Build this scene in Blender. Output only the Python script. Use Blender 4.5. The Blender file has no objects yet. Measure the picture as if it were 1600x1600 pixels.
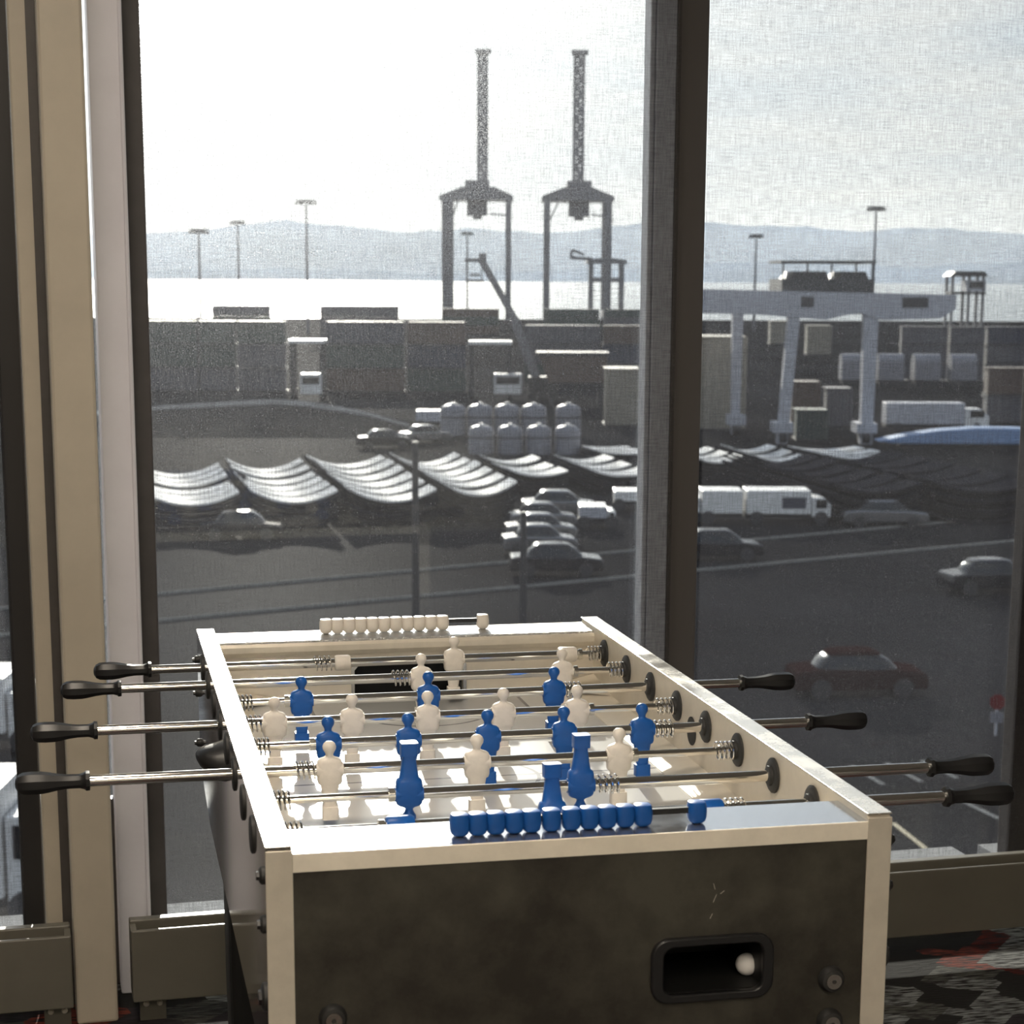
import bpy, bmesh, math, random
from mathutils import Vector, Matrix
random.seed(7)
scene = bpy.context.scene
COL = scene.collection

# ------------------------------------------------------------------ camera
F, CY, PITCH, ROLL, YAW = 3036.09, 1036.03, 0.19503, 0.00487, 0.21293
ZR = 0.90                                    # height of the table rails
C = Vector((-0.54931, -2.11089, 0.62804 + ZR))
fw = Vector((math.sin(YAW) * math.cos(PITCH), math.cos(YAW) * math.cos(PITCH), -math.sin(PITCH)))
r0 = Vector((math.cos(YAW), -math.sin(YAW), 0)); u0 = r0.cross(fw)
rt = math.cos(ROLL) * r0 + math.sin(ROLL) * u0
up = -math.sin(ROLL) * r0 + math.cos(ROLL) * u0
cd = bpy.data.cameras.new('camera'); cam = bpy.data.objects.new('camera', cd); COL.objects.link(cam)
cd.sensor_width = 36; cd.lens = F / 1600 * 36; cd.shift_y = (CY - 800) / 1600
cd.clip_start = 0.05; cd.clip_end = 60000
cd.dof.use_dof = True; cd.dof.focus_distance = 3.15; cd.dof.aperture_fstop = 12.0
m = Matrix.Identity(4)
for i in range(3):
    m[i][0], m[i][1], m[i][2], m[i][3] = rt[i], up[i], -fw[i], C[i]
cam.matrix_world = m
scene.camera = cam

# ------------------------------------------------------------------ light
SUN_EL = math.radians(15.5)
SUN = Vector((0.0897 * math.cos(SUN_EL), 0.996 * math.cos(SUN_EL), math.sin(SUN_EL))).normalized()
sl = bpy.data.lights.new('sun', 'SUN'); sl.energy = 16.0; sl.angle = math.radians(0.7); sl.color = (1, 0.93, 0.82)
so = bpy.data.objects.new('sun', sl); COL.objects.link(so)
so.rotation_euler = (-SUN).to_track_quat('-Z', 'Y').to_euler(); so.location = (0, 30, 30)

world = bpy.data.worlds.new('World'); scene.world = world; world.use_nodes = True
nt = world.node_tree; nt.nodes.clear()
def N(t, k, **kw):
    n = t.nodes.new(k)
    for a, b in kw.items(): setattr(n, a, b)
    return n
def math_(t, op, a, b=None):
    n = N(t, 'ShaderNodeMath', operation=op)
    for i, v in enumerate((a, b)):
        if v is None: continue
        if isinstance(v, (int, float)): n.inputs[i].default_value = v
        else: t.links.new(v, n.inputs[i])
    return n.outputs[0]
def ramp(t, fac, stops, interp='LINEAR'):
    n = N(t, 'ShaderNodeValToRGB'); n.color_ramp.interpolation = interp
    e = n.color_ramp.elements
    while len(e) < len(stops): e.new(0.5)
    for el, (p, c) in zip(e, stops):
        el.position = p; el.color = (c, c, c, 1) if isinstance(c, (int, float)) else (*c, 1)
    t.links.new(fac, n.inputs[0]); return n.outputs[0]
def mixc(t, fac, a, b, mode='MIX'):
    n = N(t, 'ShaderNodeMix', data_type='RGBA', blend_type=mode)
    for s, v in ((n.inputs['Factor'], fac), (n.inputs[6], a), (n.inputs[7], b)):
        if isinstance(v, (int, float)): s.default_value = v
        elif isinstance(v, tuple): s.default_value = (*v, 1) if len(v) == 3 else v
        else: t.links.new(v, s)
    return n.outputs[2]
tc = N(nt, 'ShaderNodeTexCoord'); sep = N(nt, 'ShaderNodeSeparateXYZ'); nt.links.new(tc.outputs['Generated'], sep.inputs[0])
z = sep.outputs[2]
grad = ramp(nt, z, [(0.0, (1.10, 1.09, 1.08)), (0.10, (0.93, 1.0, 1.07)), (0.35, (0.62, 0.76, 0.96)), (1.0, (0.36, 0.50, 0.78))])
zc = math_(nt, 'ADD', math_(nt, 'MAXIMUM', z, 0.0), 0.12)
cx = math_(nt, 'DIVIDE', sep.outputs[0], zc); cyy = math_(nt, 'DIVIDE', sep.outputs[1], zc)
cmb = N(nt, 'ShaderNodeCombineXYZ'); nt.links.new(cx, cmb.inputs[0]); nt.links.new(cyy, cmb.inputs[1])
no = N(nt, 'ShaderNodeTexNoise'); no.inputs['Scale'].default_value = 1.1; no.inputs['Detail'].default_value = 6; no.inputs['Roughness'].default_value = 0.62
nt.links.new(cmb.outputs[0], no.inputs['Vector'])
cl = ramp(nt, no.outputs['Fac'], [(0.42, 0.0), (0.66, 1.0)])
sky = mixc(nt, cl, grad, (1.22, 1.2, 1.17))
dt = N(nt, 'ShaderNodeVectorMath', operation='DOT_PRODUCT'); dt.inputs[1].default_value = SUN
nt.links.new(tc.outputs['Generated'], dt.inputs[0])
d = math_(nt, 'MAXIMUM', dt.outputs['Value'], 0.0)
glow = math_(nt, 'ADD', math_(nt, 'MULTIPLY', math_(nt, 'POWER', d, 9.0), 0.28), math_(nt, 'MULTIPLY', math_(nt, 'POWER', d, 70.0), 2.6))
gc = N(nt, 'ShaderNodeVectorMath', operation='SCALE'); gc.inputs[0].default_value = (1, 0.95, 0.86); nt.links.new(glow, gc.inputs['Scale'])
sky2 = mixc(nt, 1.0, sky, gc.outputs[0], 'ADD')
bg = N(nt, 'ShaderNodeBackground'); bg.inputs[1].default_value = 1.06; nt.links.new(sky2, bg.inputs[0])
wo = N(nt, 'ShaderNodeOutputWorld'); nt.links.new(bg.outputs[0], wo.inputs[0])

vs = scene.view_settings
vs.view_transform = 'Standard'; vs.look = 'None'; vs.exposure = 0.0; vs.gamma = 1.0; vs.use_curve_mapping = False
scene.display_settings.display_device = 'sRGB'
cy = scene.cycles
cy.max_bounces = 6; cy.diffuse_bounces = 3; cy.glossy_bounces = 3; cy.transparent_max_bounces = 10
cy.transmission_bounces = 4; cy.volume_bounces = 0
cy.use_denoising = True; cy.use_adaptive_sampling = True; cy.adaptive_threshold = 0.05; cy.sample_clamp_indirect = 6.0

# ------------------------------------------------------------------ materials
MATS = {}
def mat(name, col, rough=0.5, metal=0.0, var=0.0, scale=20.0, col2=None, bump=0.0, bscale=60.0, stretch=None, spec=0.5, coat=0.0, rvar=0.0, matte=False, sheen=0.0):
    if name in MATS: return MATS[name]
    M = bpy.data.materials.new(name); M.use_nodes = True; t = M.node_tree
    b = t.nodes['Principled BSDF']
    b.inputs['Base Color'].default_value = (*col, 1); b.inputs['Roughness'].default_value = rough
    b.inputs['Metallic'].default_value = metal; b.inputs['Specular IOR Level'].default_value = spec
    b.inputs['Coat Weight'].default_value = coat; b.inputs['Coat Roughness'].default_value = 0.1
    tcn = N(t, 'ShaderNodeTexCoord'); vec = tcn.outputs['Object']
    if stretch:
        mp = N(t, 'ShaderNodeMapping'); mp.inputs['Scale'].default_value = stretch; t.links.new(vec, mp.inputs[0]); vec = mp.outputs[0]
    if var or col2 or rvar:
        n = N(t, 'ShaderNodeTexNoise'); n.inputs['Scale'].default_value = scale; n.inputs['Detail'].default_value = 6
        n.inputs['Roughness'].default_value = 0.65; t.links.new(vec, n.inputs['Vector'])
        if var or col2:
            c2 = col2 or tuple(min(1, c * (1 - var)) for c in col)
            c1 = col if col2 else tuple(min(1, c * (1 + var)) for c in col)
            f = ramp(t, n.outputs['Fac'], [(0.36, 0.0), (0.64, 1.0)])
            t.links.new(mixc(t, f, c2, c1), b.inputs['Base Color'])
        if rvar:
            f = ramp(t, n.outputs['Fac'], [(0.35, max(0.02, rough - rvar)), (0.65, min(1, rough + rvar))])
            t.links.new(f, b.inputs['Roughness'])
    if bump:
        n = N(t, 'ShaderNodeTexNoise'); n.inputs['Scale'].default_value = bscale; n.inputs['Detail'].default_value = 4
        t.links.new(vec, n.inputs['Vector'])
        bp = N(t, 'ShaderNodeBump'); bp.inputs['Strength'].default_value = bump; bp.inputs['Distance'].default_value = 0.01
        t.links.new(n.outputs['Fac'], bp.inputs['Height']); t.links.new(bp.outputs[0], b.inputs['Normal'])
    if matte:
        df = N(t, 'ShaderNodeBsdfDiffuse'); df.inputs['Roughness'].default_value = 0.6; df.inputs[0].default_value = (*col, 1)
        for l in list(t.links):
            if l.to_socket == b.inputs['Base Color']: t.links.new(l.from_socket, df.inputs[0])
        if sheen:           # worn, faintly polished surface: a little rough gloss over the matte base
            gl = N(t, 'ShaderNodeBsdfGlossy'); gl.inputs['Roughness'].default_value = 0.48; gl.inputs[0].default_value = (1, 1, 1, 1)
            ms = N(t, 'ShaderNodeMixShader'); ms.inputs[0].default_value = sheen; t.links.new(df.outputs[0], ms.inputs[1]); t.links.new(gl.outputs[0], ms.inputs[2]); df = ms
        t.links.new(df.outputs[0], t.nodes['Material Output'].inputs['Surface'])
    MATS[name] = M
    return M

# ------------------------------------------------------------------ mesh builder
class MB:
    def __init__(s, M=None): s.v = []; s.f = []; s.M = M
    def add(s, vs, fs):
        o = len(s.v); s.v += [tuple(v) for v in vs]; s.f += [[i + o for i in f] for f in fs]; return s
    def box(s, x0, x1, y0, y1, z0, z1):
        vs = [(x, y, z) for z in (z0, z1) for y in (y0, y1) for x in (x0, x1)]
        return s.add(vs, [(0, 2, 3, 1), (4, 5, 7, 6), (0, 1, 5, 4), (2, 6, 7, 3), (0, 4, 6, 2), (1, 3, 7, 5)])
    def prism(s, poly, axis, a0, a1):
        n = len(poly)
        def P(p, a):
            if axis == 'x': return (a, p[0], p[1])
            if axis == 'y': return (p[0], a, p[1])
            return (p[0], p[1], a)
        vs = [P(p, a0) for p in poly] + [P(p, a1) for p in poly]
        fs = [list(range(n))[::-1], list(range(n, 2 * n))] + [(i, (i + 1) % n, n + (i + 1) % n, n + i) for i in range(n)]
        return s.add(vs, fs)
    def ring(s, outer, inner, axis, a0, a1):
        n = len(outer)
        def P(p, a): return (p[0], a, p[1]) if axis == 'y' else ((a, p[0], p[1]) if axis == 'x' else (p[0], p[1], a))
        vs = [P(p, a) for a in (a0, a1) for L in (outer, inner) for p in L]
        fs = []
        for i in range(n):
            j = (i + 1) % n
            fs += [(i, j, n + j, n + i), (2 * n + i, 3 * n + i, 3 * n + j, 2 * n + j), (i, 2 * n + i, 2 * n + j, j), (n + i, n + j, 3 * n + j, 3 * n + i)]
        return s.add(vs, fs)
    def lathe(s, prof, axis, c, seg=16, facet=None):
        # prof: (position along axis, radius); c: centre
        vs = []; n = len(prof)
        for a, rr in prof:
            for k in range(seg):
                th = 2 * math.pi * k / seg
                p, q = rr * math.cos(th), rr * math.sin(th)
                if axis == 'x': vs.append((c[0] + a, c[1] + p, c[2] + q))
                elif axis == 'y': vs.append((c[0] + p, c[1] + a, c[2] + q))
                else: vs.append((c[0] + p, c[1] + q, c[2] + a))
        fs = [(i * seg + k, i * seg + (k + 1) % seg, (i + 1) * seg + (k + 1) % seg, (i + 1) * seg + k) for i in range(n - 1) for k in range(seg)]
        fs += [list(range(seg))[::-1], [(n - 1) * seg + k for k in range(seg)]]
        return s.add(vs, fs)
    def cyl(s, axis, c, rr, a0, a1, seg=16): return s.lathe([(a0, rr), (a1, rr)], axis, c, seg)
    def bar(s, p, q, w, h=None):
        p, q = Vector(p), Vector(q); h = h or w
        dd = (q - p).normalized(); a = dd.cross(Vector((0, 0, 1)))
        if a.length < 1e-3: a = Vector((1, 0, 0))
        a.normalize(); b = dd.cross(a)
        vs = [e + a * sx * w / 2 + b * sy * h / 2 for e in (p, q) for sx, sy in ((-1, -1), (1, -1), (1, 1), (-1, 1))]
        return s.add(vs, [(3, 2, 1, 0), (4, 5, 6, 7), (0, 1, 5, 4), (1, 2, 6, 5), (2, 3, 7, 6), (3, 0, 4, 7)])
    def tube(s, pts, rr, seg=6):
        pts = [Vector(p) for p in pts]; vs = []; n = len(pts)
        a = None
        for i, p in enumerate(pts):
            t = (pts[min(i + 1, n - 1)] - pts[max(i - 1, 0)]).normalized()
            if a is None:
                a = t.cross(Vector((0.3, 0.2, 0.93))).normalized()
            a = (a - t * a.dot(t)).normalized(); b = t.cross(a)
            vs += [p + (a * math.cos(k * 2 * math.pi / seg) + b * math.sin(k * 2 * math.pi / seg)) * rr for k in range(seg)]
        fs = [(i * seg + k, i * seg + (k + 1) % seg, (i + 1) * seg + (k + 1) % seg, (i + 1) * seg + k) for i in range(n - 1) for k in range(seg)]
        fs += [list(range(seg))[::-1], [(n - 1) * seg + k for k in range(seg)]]
        return s.add(vs, fs)
    def loft(s, rings, seg=16):
        # rings: (z, hx, hy, exponent, cx, cy)
        vs = []
        for (zz, hx, hy, e, ox, oy) in rings:
            for k in range(seg):
                th = 2 * math.pi * (k + 0.5) / seg; cs, sn = math.cos(th), math.sin(th)
                vs.append((ox + hx * math.copysign(abs(cs) ** (2 / e), cs), oy + hy * math.copysign(abs(sn) ** (2 / e), sn), zz))
        n = len(rings)
        fs = [(i * seg + k, i * seg + (k + 1) % seg, (i + 1) * seg + (k + 1) % seg, (i + 1) * seg + k) for i in range(n - 1) for k in range(seg)]
        fs += [list(range(seg))[::-1], [(n - 1) * seg + k for k in range(seg)]]
        return s.add(vs, fs)

ROOTM = {}
def finish(o, smooth, bevel, angle=40):
    me = o.data
    if smooth:
        for p in me.polygons: p.use_smooth = True
        try: me.set_sharp_from_angle(angle=math.radians(angle))
        except Exception: pass
    if bevel:
        b = o.modifiers.new('bevel', 'BEVEL'); b.width = bevel; b.segments = 2; b.limit_method = 'ANGLE'; b.angle_limit = math.radians(35)
def build(mb, name, material, parent=None, smooth=False, bevel=0.0, label=None, cat=None, group=None, kind=None, base=False):
    me = bpy.data.meshes.new(name)
    vs = [Vector(v) for v in mb.v]
    if mb.M is not None: vs = [mb.M @ v for v in vs]
    o = bpy.data.objects.new(name, me); COL.objects.link(o)
    if parent is not None:
        inv = ROOTM[parent.name].inverted(); vs = [inv @ v for v in vs]
        o.parent = parent; ROOTM[o.name] = ROOTM[parent.name]
    else:
        lo = [min(v[i] for v in vs) for i in range(3)]; hi = [max(v[i] for v in vs) for i in range(3)]
        c = Vector(((lo[0] + hi[0]) / 2, (lo[1] + hi[1]) / 2, lo[2]))
        Mx = Matrix.Translation(c)
        if mb.M is not None: Mx = Mx @ mb.M.to_3x3().to_4x4()
        inv = Mx.inverted(); vs = [inv @ v for v in vs]
        o.matrix_world = Mx; ROOTM[o.name] = Mx
    me.from_pydata([tuple(v) for v in vs], [], mb.f); me.materials.append(material)
    bm = bmesh.new(); bm.from_mesh(me); bmesh.ops.recalc_face_normals(bm, faces=bm.faces); bm.to_mesh(me); bm.free()
    finish(o, smooth, bevel)
    tag(o, label, cat, group, kind)
    return o
def tag(o, label=None, cat=None, group=None, kind=None):
    if label: o['label'] = label
    if cat: o['category'] = cat
    if group: o['group'] = group
    if kind: o['kind'] = kind
def thing(name, loc, label, cat, group=None, rz=0.0):
    o = bpy.data.objects.new(name, None); COL.objects.link(o); o.empty_display_size = 0.1
    Mx = Matrix.Translation(Vector(loc)) @ Matrix.Rotation(rz, 4, 'Z')
    o.matrix_world = Mx; ROOTM[o.name] = Mx
    tag(o, label, cat, group); return o
def rrect(x0, x1, z0, z1, rr, n=6):
    P = []
    for cx_, cz_, a in ((x1 - rr, z1 - rr, 0), (x0 + rr, z1 - rr, 90), (x0 + rr, z0 + rr, 180), (x1 - rr, z0 + rr, 270)):
        for k in range(n + 1):
            th = math.radians(a + 90 * k / n); P.append((cx_ + rr * math.cos(th), cz_ + rr * math.sin(th)))
    return P

# ------------------------------------------------------------------ setting: room shell
WTH = math.atan(0.04); YW = 1.80
MW = Matrix.Translation((0, YW, 0)) @ Matrix.Rotation(WTH, 4, 'Z')      # window wall: x along it, y outwards
def WB(): return MB(MW)

CO = (4.3, 2.1)
def carpet():
    M = bpy.data.materials.new('carpet'); M.use_nodes = True; t = M.node_tree; b = t.nodes['Principled BSDF']
    tcn = N(t, 'ShaderNodeTexCoord')
    def mapped(sc, rot=0.0):
        mp = N(t, 'ShaderNodeMapping'); mp.inputs['Scale'].default_value = sc; mp.inputs['Rotation'].default_value = (0, 0, rot)
        t.links.new(tcn.outputs['Object'], mp.inputs[0]); return mp.outputs[0]
    vo = N(t, 'ShaderNodeTexVoronoi', feature='F1', distance='CHEBYCHEV'); vo.inputs['Scale'].default_value = 1.0; vo.inputs['Randomness'].default_value = 0.8
    vv = N(t, 'ShaderNodeVectorMath', operation='ADD'); vv.inputs[1].default_value = (CO[0], CO[1], 0); t.links.new(mapped((5.5, 7.5, 1), 0.6), vv.inputs[0]); t.links.new(vv.outputs[0], vo.inputs['Vector'])
    sp = N(t, 'ShaderNodeSeparateColor'); t.links.new(vo.outputs['Color'], sp.inputs[0])
    base = ramp(t, sp.outputs[0], [(0.0, (0.02, 0.02, 0.018)), (0.22, (0.10, 0.018, 0.014)), (0.32, (0.20, 0.205, 0.20)), (0.62, (0.035, 0.03, 0.035)), (0.84, (0.20, 0.045, 0.03)), (0.9, (0.09, 0.09, 0.08))], 'CONSTANT')
    s1 = N(t, 'ShaderNodeTexNoise'); s1.inputs['Scale'].default_value = 1.0; s1.inputs['Detail'].default_value = 5
    t.links.new(mapped((22, 190, 1)), s1.inputs['Vector'])
    f = ramp(t, s1.outputs['Fac'], [(0.44, 0.0), (0.56, 1.0)])
    c = mixc(t, f, (0.02, 0.018, 0.018), base)
    t.links.new(c, b.inputs['Base Color']); b.inputs['Roughness'].default_value = 0.95; b.inputs['Specular IOR Level'].default_value = 0.1
    bp = N(t, 'ShaderNodeBump'); bp.inputs['Strength'].default_value = 0.6; bp.inputs['Distance'].default_value = 0.004
    t.links.new(s1.outputs['Fac'], bp.inputs['Height']); t.links.new(bp.outputs[0], b.inputs['Normal'])
    return M
paint_wall = mat('wall_paint', (0.42, 0.40, 0.36), 0.8, var=0.05, scale=6)
paint_ceil = mat('ceiling_paint', (0.55, 0.53, 0.50), 0.9, var=0.04, scale=4)
X0, X1, Y0 = -3.6, 4.6, -5.2
build(MB().prism([(X0, Y0), (X1, Y0), (X1, YW + 0.52 + 0.04 * X1), (X0, YW + 0.52 + 0.04 * X0)], 'z', -0.06, 0.0), 'floor', carpet(), kind='structure')
build(MB().prism([(X0, Y0), (X1, Y0), (X1, YW + 0.52 + 0.04 * X1), (X0, YW + 0.52 + 0.04 * X0)], 'z', 2.9, 3.0), 'ceiling', paint_ceil, kind='structure')
build(MB().box(X0 - 0.12, X0, Y0, YW + 0.38, 0, 2.9), 'wall_left', paint_wall, kind='structure')
build(MB().box(X1, X1 + 0.12, Y0, YW + 0.7, 0, 2.9), 'wall_right', paint_wall, kind='structure')
build(MB().box(X0, X1, Y0 - 0.12, Y0, 0, 2.9), 'wall_back', paint_wall, kind='structure')

beige = mat('beige_paint', (0.47, 0.42, 0.34), 0.45, var=0.04, scale=9, bump=0.02, bscale=300)
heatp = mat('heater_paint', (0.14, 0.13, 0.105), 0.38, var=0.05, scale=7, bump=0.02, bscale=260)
lilac = mat('white_frame_paint', (0.66, 0.65, 0.71), 0.4, var=0.03, scale=8)
bronze = mat('bronze_frame', (0.06, 0.053, 0.05), 0.5, var=0.1, scale=14)
greylit = mat('grey_frame_lit', (0.55, 0.59, 0.68), 0.45, var=0.05, scale=12)  # bluish brightness of the lit shade cloth put into the frame colour
sillm = mat('outer_sill', (0.30, 0.30, 0.31), 0.6, var=0.08, scale=9, matte=True)

# beige column and its flange, white jamb beside it
post = thing('column', MW @ Vector((-0.575, 0.12, 0)), None, None); post.name = 'trim_1'; ROOTM['trim_1'] = ROOTM['column']; tag(post, kind='structure')
build(WB().box(-0.6215, -0.5365, 0.04, 0.16, 0, 2.9), 'column_shaft', beige, post, bevel=0.006)
build(WB().box(-0.674, -0.6275, 0.17, 0.30, 0, 2.9), 'flange', beige, post, bevel=0.004)
build(WB().box(-0.640, -0.545, 0.16, 0.20, 0, 2.9).box(-0.56, -0.515, 0.27, 0.30, 0, 0.42), 'core', bronze, post)  # low second block is added to keep the slit bottom dark
jamb = build(WB().box(-0.5210, -0.4540, 0.20, 0.30, 0, 2.9).box(-0.462, -0.4535, 0.193, 0.20, 0, 2.9), 'trim_2', lilac, bevel=0.003, kind='structure')

def shade_mat():
    M = bpy.data.materials.new('shade_mesh'); M.use_nodes = True; t = M.node_tree; t.nodes.clear()
    out = N(t, 'ShaderNodeOutputMaterial'); tcn = N(t, 'ShaderNodeTexCoord')
    def noise(sc, detail=1.0):
        mp = N(t, 'ShaderNodeMapping'); mp.inputs['Scale'].default_value = sc; t.links.new(tcn.outputs['Object'], mp.inputs[0])
        n = N(t, 'ShaderNodeTexNoise'); n.inputs['Scale'].default_value = 1.0; n.inputs['Detail'].default_value = detail
        t.links.new(mp.outputs[0], n.inputs['Vector']); return n.outputs['Fac']
    warp = ramp(t, noise((400, 1, 24)), [(0.3, 0.0), (0.7, 1.0)])
    weft = ramp(t, noise((24, 1, 400)), [(0.3, 0.0), (0.7, 1.0)])
    fine = ramp(t, noise((520, 1, 520), 0.0), [(0.3, 0.0), (0.7, 1.0)])
    w = math_(t, 'ADD', math_(t, 'ADD', math_(t, 'MULTIPLY', warp, 0.40), math_(t, 'MULTIPLY', weft, 0.35)), math_(t, 'MULTIPLY', fine, 0.25))
    openness = math_(t, 'ADD', math_(t, 'MULTIPLY', w, 0.44), 0.34)
    tr = N(t, 'ShaderNodeBsdfTransparent')
    df = N(t, 'ShaderNodeBsdfDiffuse'); df.inputs[0].default_value = (0.085, 0.085, 0.095, 1)
    # yarn scatters light forwards
    rf = N(t, 'ShaderNodeBsdfRefraction', distribution='GGX'); rf.inputs['Roughness'].default_value = 0.41; rf.inputs['IOR'].default_value = 1.42
    rf.inputs[0].default_value = (0.75, 0.76, 0.80, 1)
    tl = N(t, 'ShaderNodeBsdfTranslucent'); tl.inputs[0].default_value = (0.018, 0.018, 0.021, 1)
    sc = N(t, 'ShaderNodeMixShader'); sc.inputs[0].default_value = 0.5; t.links.new(df.outputs[0], sc.inputs[1]); t.links.new(tl.outputs[0], sc.inputs[2])
    s2 = N(t, 'ShaderNodeMixShader'); t.links.new(math_(t, 'MULTIPLY', math_(t, 'POWER', fine, 3.0), 0.50), s2.inputs[0]); t.links.new(sc.outputs[0], s2.inputs[1]); t.links.new(rf.outputs[0], s2.inputs[2])
    mx = N(t, 'ShaderNodeMixShader'); t.links.new(openness, mx.inputs[0]); t.links.new(s2.outputs[0], mx.inputs[1]); t.links.new(tr.outputs[0], mx.inputs[2])
    t.links.new(mx.outputs[0], out.inputs[0]); return M
SHADE = shade_mat()
def glass_mat():
    M = bpy.data.materials.new('window_glass'); M.use_nodes = True; t = M.node_tree; t.nodes.clear()
    out = N(t, 'ShaderNodeOutputMaterial'); fr = N(t, 'ShaderNodeFresnel'); fr.inputs[0].default_value = 1.45
    tr = N(t, 'ShaderNodeBsdfTransparent'); tr.inputs[0].default_value = (0.93, 0.95, 0.95, 1)
    gl = N(t, 'ShaderNodeBsdfGlossy'); gl.inputs['Roughness'].default_value = 0.02
    mx = N(t, 'ShaderNodeMixShader'); t.links.new(fr.outputs[0], mx.inputs[0]); t.links.new(tr.outputs[0], mx.inputs[1]); t.links.new(gl.outputs[0], mx.inputs[2])
    t.links.new(mx.outputs[0], out.inputs[0]); return M
GLASS = glass_mat()
alu = mat('brushed_aluminium', (0.70, 0.645, 0.545), 0.34, 0.25, var=0.05, scale=30, rvar=0.05)

# windows: frame + pane; mullions at s = 0.67..0.815 and 1.63..1.76
def window(i, s0, s1, mats):
    w = thing('window_%d' % i, MW @ Vector(((s0 + s1) / 2, 0.34, 0)), None, None); tag(w, kind='structure')
    for a, b, mm in mats: build(WB().box(a, b, 0.30, 0.345, 0.04, 2.85), 'frame_stile', mm, w, bevel=0.003)
    build(WB().box(s0, s1, 0.30, 0.40, 0.045, 0.075), 'bottom_rail', bronze, w)
    build(WB().box(s0, s1, 0.30, 0.40, 2.78, 2.85), 'top_rail', bronze, w)
    build(WB().box(s0 - (0.16 if i == 2 else 0.03), s1 + 0.03, 0.346, 0.352, 0.06, 2.80), 'pane', GLASS, w)
    build(WB().box(s0 - 0.02, s1 + 0.02, 0.40, 0.62, 0.02, 0.06), 'outer_sill', sillm, w)
    return w
window(1, -2.2, -0.72, [(-0.722, -0.674, mat('silhouette_frame', (0.018, 0.016, 0.016), 0.5)), (-2.25, -2.2, bronze)])  # left stile: darker bronze copy, its silhouette darkness put into the colour
window(2, -0.412, 0.681, [(-0.4535, -0.411, bronze), (0.681, 0.6930, greylit)])
window(3, 0.815, 1.644, [(0.6945, 0.742, greylit), (0.742, 0.816, mat('backlit_mullion', (0.10, 0.092, 0.088), 0.5)), (1.644, 1.70, bronze)])  # same mullion in two colours: bare face painted darker as backlit
window(4, 1.76, 3.2, [(1.70, 1.765, bronze), (3.2, 3.25, bronze)])
for k, (a, b) in enumerate([(-3.7, -2.25), (3.25, 4.75)]):
    build(WB().box(a, b, 0.28, 0.42, 0, 2.9), 'wall_front_%d' % (k + 1), paint_wall, kind='structure')
build(WB().box(-2.3, 3.3, 0.28, 0.42, 2.84, 2.9), 'trim_3', bronze, kind='structure')
build(WB().box(-2.3, 3.3, 0.28, 0.42, 0.0, 0.045), 'trim_4', bronze, kind='structure')

def shade(s0, s1, label):
    o = thing('roller_shade', MW @ Vector(((s0 + s1) / 2, 0.27, 0.062)), label, 'window shade', 'mesh roller shades on the windows')
    f = WB(); n = 12
    vs = [(s0 + (s1 - s0) * i / n, 0.272 + 0.001 * math.sin(i * 1.3), zz) for zz in (0.075, 2.78) for i in range(n + 1)]
    f.add(vs, [(i, i + 1, n + 2 + i, n + 1 + i) for i in range(n)])
    build(f, 'fabric', SHADE, o, smooth=True)
    build(WB().box(s0, s1, 0.266, 0.278, 0.062, 0.078), 'hem_bar', bronze, o)
    build(WB().cyl('x', (0, 0.272, 2.79), 0.022, s0, s1, 14), 'roller_tube', alu, o, smooth=True)
shade(-2.18, -0.716, 'grey mesh roller shade left of the beige column, only a sliver showing')
shade(-0.414, 0.742, 'grey mesh roller shade with the two tall harbour cranes behind it')
shade(0.806, 1.69, 'grey mesh roller shade right of the dark mullion, before the yard gantry')
shade(1.705, 3.18, 'grey mesh roller shade past the right edge beyond the last mullion')

# low heater boxes along the windows
def heater(s0, s1, label, brk, z0=0.053, z1=0.2085):
    o = thing('convector_heater', MW @ Vector(((s0 + s1) / 2, 0.05, 0)), label, 'heater', 'low convector heaters under the windows')
    build(WB().box(s0, s1, 0.0, 0.010, z0, z1), 'front_cover', heatp, o, bevel=0.003)
    build(WB().box(s0, s1, 0.060, 0.085, z0, z1 + 0.004), 'back_cover', heatp, o, bevel=0.003)
    build(WB().box(s0, s1, 0.010, 0.060, z0, z1 - 0.05), 'core', bronze, o)
    for a, b in ((s0, s0 + 0.012), (s1 - 0.012, s1)):
        build(WB().box(a, b, 0.010, 0.060, z1 - 0.05, z1 - 0.003), 'end_cap', heatp, o)
    for s in brk:
        b = build(WB().box(s - 0.027, s + 0.027, 0.035, 0.05, 0.0, z0), 'bracket', heatp, o)
        for q in (-0.014, 0.014): build(WB().lathe([(-0.004, 0.004), (0, 0.0065), (0.0, 0.0066)], 'y', (s + q, 0.035, 0.036), 10), 'screw', alu, b, smooth=True)
heater(-2.15, -0.628, 'beige convector heater left of the column', [-0.66, -2.0])
heater(-0.507, 1.60, 'long beige convector heater running behind the foosball table', [-0.465, 1.1])
heater(1.63, 3.2, 'beige convector heater past the right edge of the picture', [1.8, 3.0])

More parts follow.
